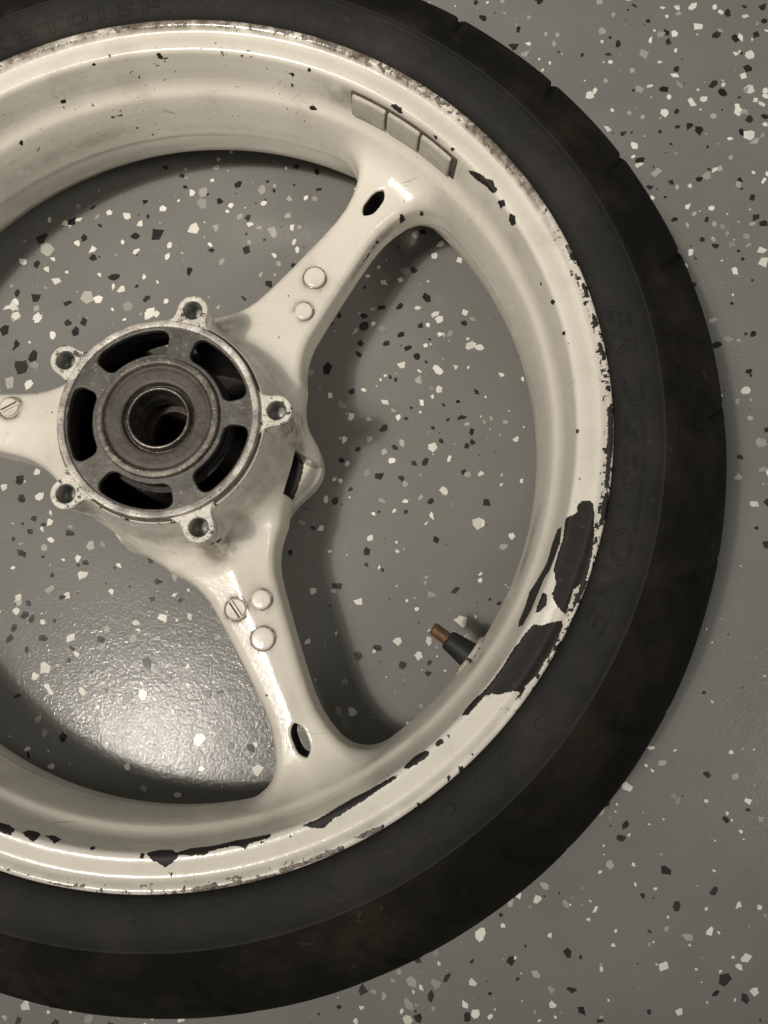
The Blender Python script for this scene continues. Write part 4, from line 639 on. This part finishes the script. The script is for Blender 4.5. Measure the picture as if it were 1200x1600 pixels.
# ---- balance weights in the groove under the rim's edge
def weight(t0, t1):
    n = 8; V = []; F = []
    zs = [(105.2, .5), (104.0, 2.7), (91.4, 3.3), (90.2, .8)]
    for k in range(n + 1):
        t = R(t0 + (t1 - t0) * k / n)
        ins = 0
        for z, th in zs:
            r = np.interp(z, PROF[8:20, 1][::-1], PROF[8:20, 0][::-1]) - th
            V.append((r * math.cos(t), r * math.sin(t), z))
    for k in range(n):
        for j in range(3): F.append((k * 4 + j, k * 4 + j + 1, k * 4 + j + 5, k * 4 + j + 4))
    F += [(0, 3, 2, 1), (n * 4, n * 4 + 1, n * 4 + 2, n * 4 + 3)]
    bm = bmesh.new(); vs = [bm.verts.new(tuple(c * MM for c in v)) for v in V]
    for f in F: bm.faces.new([vs[i] for i in f])
    bmesh.ops.recalc_face_normals(bm, faces=bm.faces)
    ed = [e for e in bm.edges if len(e.link_faces) == 2 and e.calc_face_angle() > R(30)]
    bmesh.ops.bevel(bm, geom=ed, offset=1.0 * MM, segments=3, affect='EDGES', profile=.5)
    me = bpy.data.meshes.new('balance_weight'); bm.to_mesh(me); bm.free()
    return link('balance_weight', me, M_LEAD, wheel)
def tape(t0, t1):
    n = 10; V = []; F = []
    for k in range(n + 1):
        t = R(t0 + (t1 - t0) * k / n)
        for z, d in ((106.3, .2), (105.6, 1.0), (90.0, 1.1), (89.0, .2)):
            r = np.interp(z, PROF[8:20, 1][::-1], PROF[8:20, 0][::-1]) - d; V.append((r * math.cos(t), r * math.sin(t), z))
    for k in range(n):
        for j in range(3): F.append((k * 4 + j, k * 4 + j + 1, k * 4 + j + 5, k * 4 + j + 4))
    return mesh_np('adhesive_tape', V, F)
for t0, t1 in ((62.4, 56.5), (56.1, 50.2), (49.8, 43.9)):
    w = weight(t0, t1); link('adhesive_tape', tape(t0 + .25, t1 - (.9 if t1 < 45 else .25)), M_DIRT, w)

# ---- valve
def along_radius(o, r0, z):
    """stand a part turned about Z on the rim's inner wall, pointing at the hub"""
    o.matrix_local = Matrix.Translation((r0 * math.cos(VA) * MM, r0 * math.sin(VA) * MM, z * MM)) @ Matrix.Rotation(VA, 4, 'Z') @ Matrix.Rotation(R(-90), 4, 'Y')
valve = lathe('valve_stem', rounded([(8.6, -3), (8.5, 1.2), (7.6, 2.4), (7.0, 6), (6.3, 11), (5.7, 15.6), (5.2, 17.0), (3.5, 17.2)], .8), 40, M_VALVE, wheel)[0]
along_radius(valve, 200.5, 50)
pr = [(3.75, 16)]
for k in range(11): pr += [(4.0, 16.8 + k * .9), (3.35, 17.25 + k * .9)]
pr += [(3.4, 27.3), (2.2, 27.4), (1.9, 26), (.01, 25.6)]
thread = lathe('valve_thread', pr, 32, M_BRASS, valve)[0]

# ---- tyre: sidewall and tread in one turned shape, grooves pressed into the tread
def tyre():
    top = [(228.9, 106.5), (229.9, 109.4), (230.7, 111.2), (231.6, 112.2), (232.2, 112.9), (233.6, 113.6), (236, 114.6), (239, 115.3), (243, 115.5), (247, 115.1), (250.5, 114.0), (253, 112.6), (254.3, 111.5), (255.0, 111.6), (255.5, 112.3)]
    a0 = math.asin((112.6 - 56) / 60.); cx = 236; A = 64.; Bz = 60.
    x0 = cx + A * math.cos(a0); shift = 256.2 - x0
    arc = []
    for t in np.linspace(a0, -a0, 100):
        w = abs(t) / a0; arc.append((cx + A * math.cos(t) + shift * w ** 3, 56 + Bz * math.sin(t)))
    low = [(r, 112 - z) for r, z in top[::-1]]
    P = np.array(top + arc + low, float)
    sg = np.hypot(*np.diff(P, axis=0).T); S = np.concatenate([[0], np.cumsum(sg)])
    s = np.arange(0, S[-1], 1.5); P2 = np.stack([np.interp(s, S, P[:, 0]), np.interp(s, S, P[:, 1])], 1)
    sub = np.hypot(*np.diff(P2, axis=0).T)
    n = 1300
    o, th, _ = lathe('tyre', P2, n, M_SIDE, wheel)
    me = o.data; k = len(s)
    V = np.empty(len(me.vertices) * 3, np.float32); me.vertices.foreach_get('co', V); V = V.reshape(-1, 3) / MM
    r = np.hypot(V[:, 0], V[:, 1]); T = np.arctan2(V[:, 1], V[:, 0]); Z = V[:, 2]
    phi = np.arctan2(Z - 56, r - 236)
    depth = np.zeros(len(V))
    ang = [-101.2, -84.0, -67.5, -50.6, -34, -17.5, -1, 17.0, 29.8, 41.5, 55, 68, 84, 100, 116, 132, 148, 164, 180, -164, -148, -132, -117]
    for i, a in enumerate(ang):
        for sgn in (1, -1):
            f = np.clip((np.abs(phi) - .16) / (.98 - .16), 0, 1)                 # 1 at the shoulder end, 0 near the crown
            mid = R(a + (8 if sgn < 0 else 0)) + R(5.0) * (1 - f) ** 1.5 * (1 if sgn > 0 else .9)
            d = np.abs(np.angle(np.exp(1j * (T - mid)))) * 280
            wd = 1.2 + 1.2 * (1 - f) + .6 * f
            m = np.clip((wd + .9 - d) / 1.1, 0, 1) * (np.sign(phi) == sgn) * np.clip((np.abs(phi) - .10) / .07, 0, 1) * np.clip((1.0 - np.abs(phi)) / .10, 0, 1)
            depth = np.maximum(depth, m * 2.5)
    # the old tread is worn a little uneven
    depth += .12 * (np.sin(T * 23) * np.sin(T * 7 + 1)) * (np.abs(phi) < 1.0)
    nr = np.cos(phi); nz = np.sin(phi)
    V[:, 0] -= depth * nr * np.cos(T); V[:, 1] -= depth * nr * np.sin(T); V[:, 2] -= depth * nz
    me.vertices.foreach_set('co', (V * MM).ravel())
    me.materials.append(M_TREAD)
    tread = np.zeros(k - 1, np.int32); mid = (P2[:-1] + P2[1:]) / 2
    tread[(mid[:, 0] > 254.6)] = 1
    me.polygons.foreach_set('material_index', np.tile(tread, n))
    me.update()
    return o, P2
tyre_o, TP = tyre()
def tyre_z(r):
    k = TP[:, 1] > 80; P = TP[k]; j = np.argmax(P[:, 0] > 255); P = P[:j] if j else P
    return np.interp(r, P[:, 0], P[:, 1])

# ---- raised lettering on the sidewall, drawn as fine outlines and bent round the tyre
def bend_text(txt, size, r_base, a_mid, width_deg, slant=0.0, line=.28):
    cu = bpy.data.curves.new('raised_lettering', 'FONT'); cu.body = txt; cu.size = 1.0; cu.align_x = 'CENTER'; cu.fill_mode = 'NONE'
    cu.shear = slant; cu.bevel_depth = 0.0; cu.resolution_u = 3; cu.space_character = 1.08
    t = bpy.data.objects.new('raised_lettering', cu); COL.objects.link(t)
    dg = bpy.context.evaluated_depsgraph_get(); me = bpy.data.meshes.new_from_object(t.evaluated_get(dg))
    bpy.data.objects.remove(t); bpy.data.curves.remove(cu)
    V = np.array([v.co[:] for v in me.vertices]); E = [tuple(e.vertices) for e in me.edges]; bpy.data.meshes.remove(me)
    w = V[:, 0].max() - V[:, 0].min(); hgt = V[:, 1].max() - V[:, 1].min()
    x = (V[:, 0] - (V[:, 0].max() + V[:, 0].min()) / 2) / w; y = (V[:, 1] - V[:, 1].min()) / hgt
    a = R(a_mid) - x * R(width_deg); r = r_base + y * size
    P = np.stack([r * np.cos(a), r * np.sin(a), tyre_z(r)], 1)
    Vs, Fs = [], []
    for i, j in E:                                         # a low ridge along each outline edge
        p, q = P[i], P[j]; d = q - p; L = np.linalg.norm(d)
        if L < 1e-4: continue
        d /= L; s = np.array([-d[1], d[0], 0]); s /= np.linalg.norm(s) + 1e-9
        p = p - d * line * .5; q = q + d * line * .5; up = np.array([0, 0, 1.])
        b = len(Vs)
        for c in (p, q): Vs += [c - s * line * 1.5 - up * .15, c + up * .62 - s * line * .5, c + up * .62 + s * line * .5, c + s * line * 1.5 - up * .15]
        Fs += [(b, b + 1, b + 5, b + 4), (b + 1, b + 2, b + 6, b + 5), (b + 2, b + 3, b + 7, b + 6)]
    return link('raised_lettering', mesh_np('raised_lettering', Vs, Fs), M_SIDE, tyre_o, False)
bend_text('BRIDGESTONE', 10.2, 234.2, -6.6, 40.5, .25)
bend_text('BATTLAX', 6.2, 232.9, 124.3, 21.5)
bend_text('BT015F', 6.4, 232.8, 102.4, 20.0)
def ridges(lines, w=.35, h=.4):
    Vs, Fs = [], []
    for L in lines:
        P = np.array([(r * math.cos(R(a)), r * math.sin(R(a)), tyre_z(r)) for r, a in L])
        for p, q in zip(P[:-1], P[1:]):
            d = q - p; d /= np.linalg.norm(d) + 1e-9; s = np.array([-d[1], d[0], 0]); up = np.array([0, 0, 1.]); b = len(Vs)
            for c in (p, q): Vs += [c - s * w * 1.4 - up * .15, c + up * h - s * w * .5, c + up * h + s * w * .5, c + s * w * 1.4 - up * .15]
            Fs += [(b, b + 1, b + 5, b + 4), (b + 1, b + 2, b + 6, b + 5), (b + 2, b + 3, b + 7, b + 6)]
    return Vs, Fs
lines = [[(231.2, a), (236, a + .1), (241.5, a + .3)] for a in (59.2, 43.2, -68.2, -90.3, 12.0 + 133)]
lines += [[(239.5, -90.6), (240.2, -90.0), (241.5, -90.3)], [(240.5, -68.5), (242, -68.0)], [(240.5, 59.6), (242.4, 58.9)]]
for k in range(24):                                        # slanted moulded hatching above the rim
    a = 87 - k * 1.12
    if k % 6 != 5: lines.append([(234.2, a + .55), (238.6, a - .55)])
for k in range(5): lines.append([(238.5, 32.2 - k * .75), (246 - k, 31.6 - k * .75)])
for c, rr in ((-38.6, 241), (-52.7, 238.4)):               # small oval moulding marks
    lines.append([(rr + 2.6 * math.sin(t), c + .85 * math.cos(t)) for t in np.linspace(0, 2 * math.pi, 20)])
for k in range(9): lines.append([(236.2, -42.2 - k * .75), (238.8, -42.5 - k * .75)])
Vs, Fs = ridges(lines)
link('moulding_mark', mesh_np('moulding_mark', Vs, Fs), M_SIDE, tyre_o, False)['kind'] = 'stuff'
Vs, Fs = ridges([[(r, a) for a in np.linspace(-180, 180, 400)] for r in (233.0, 249.8)], .3, .25)
link('sidewall_line', mesh_np('sidewall_line', Vs, Fs), M_SIDE, tyre_o, False)
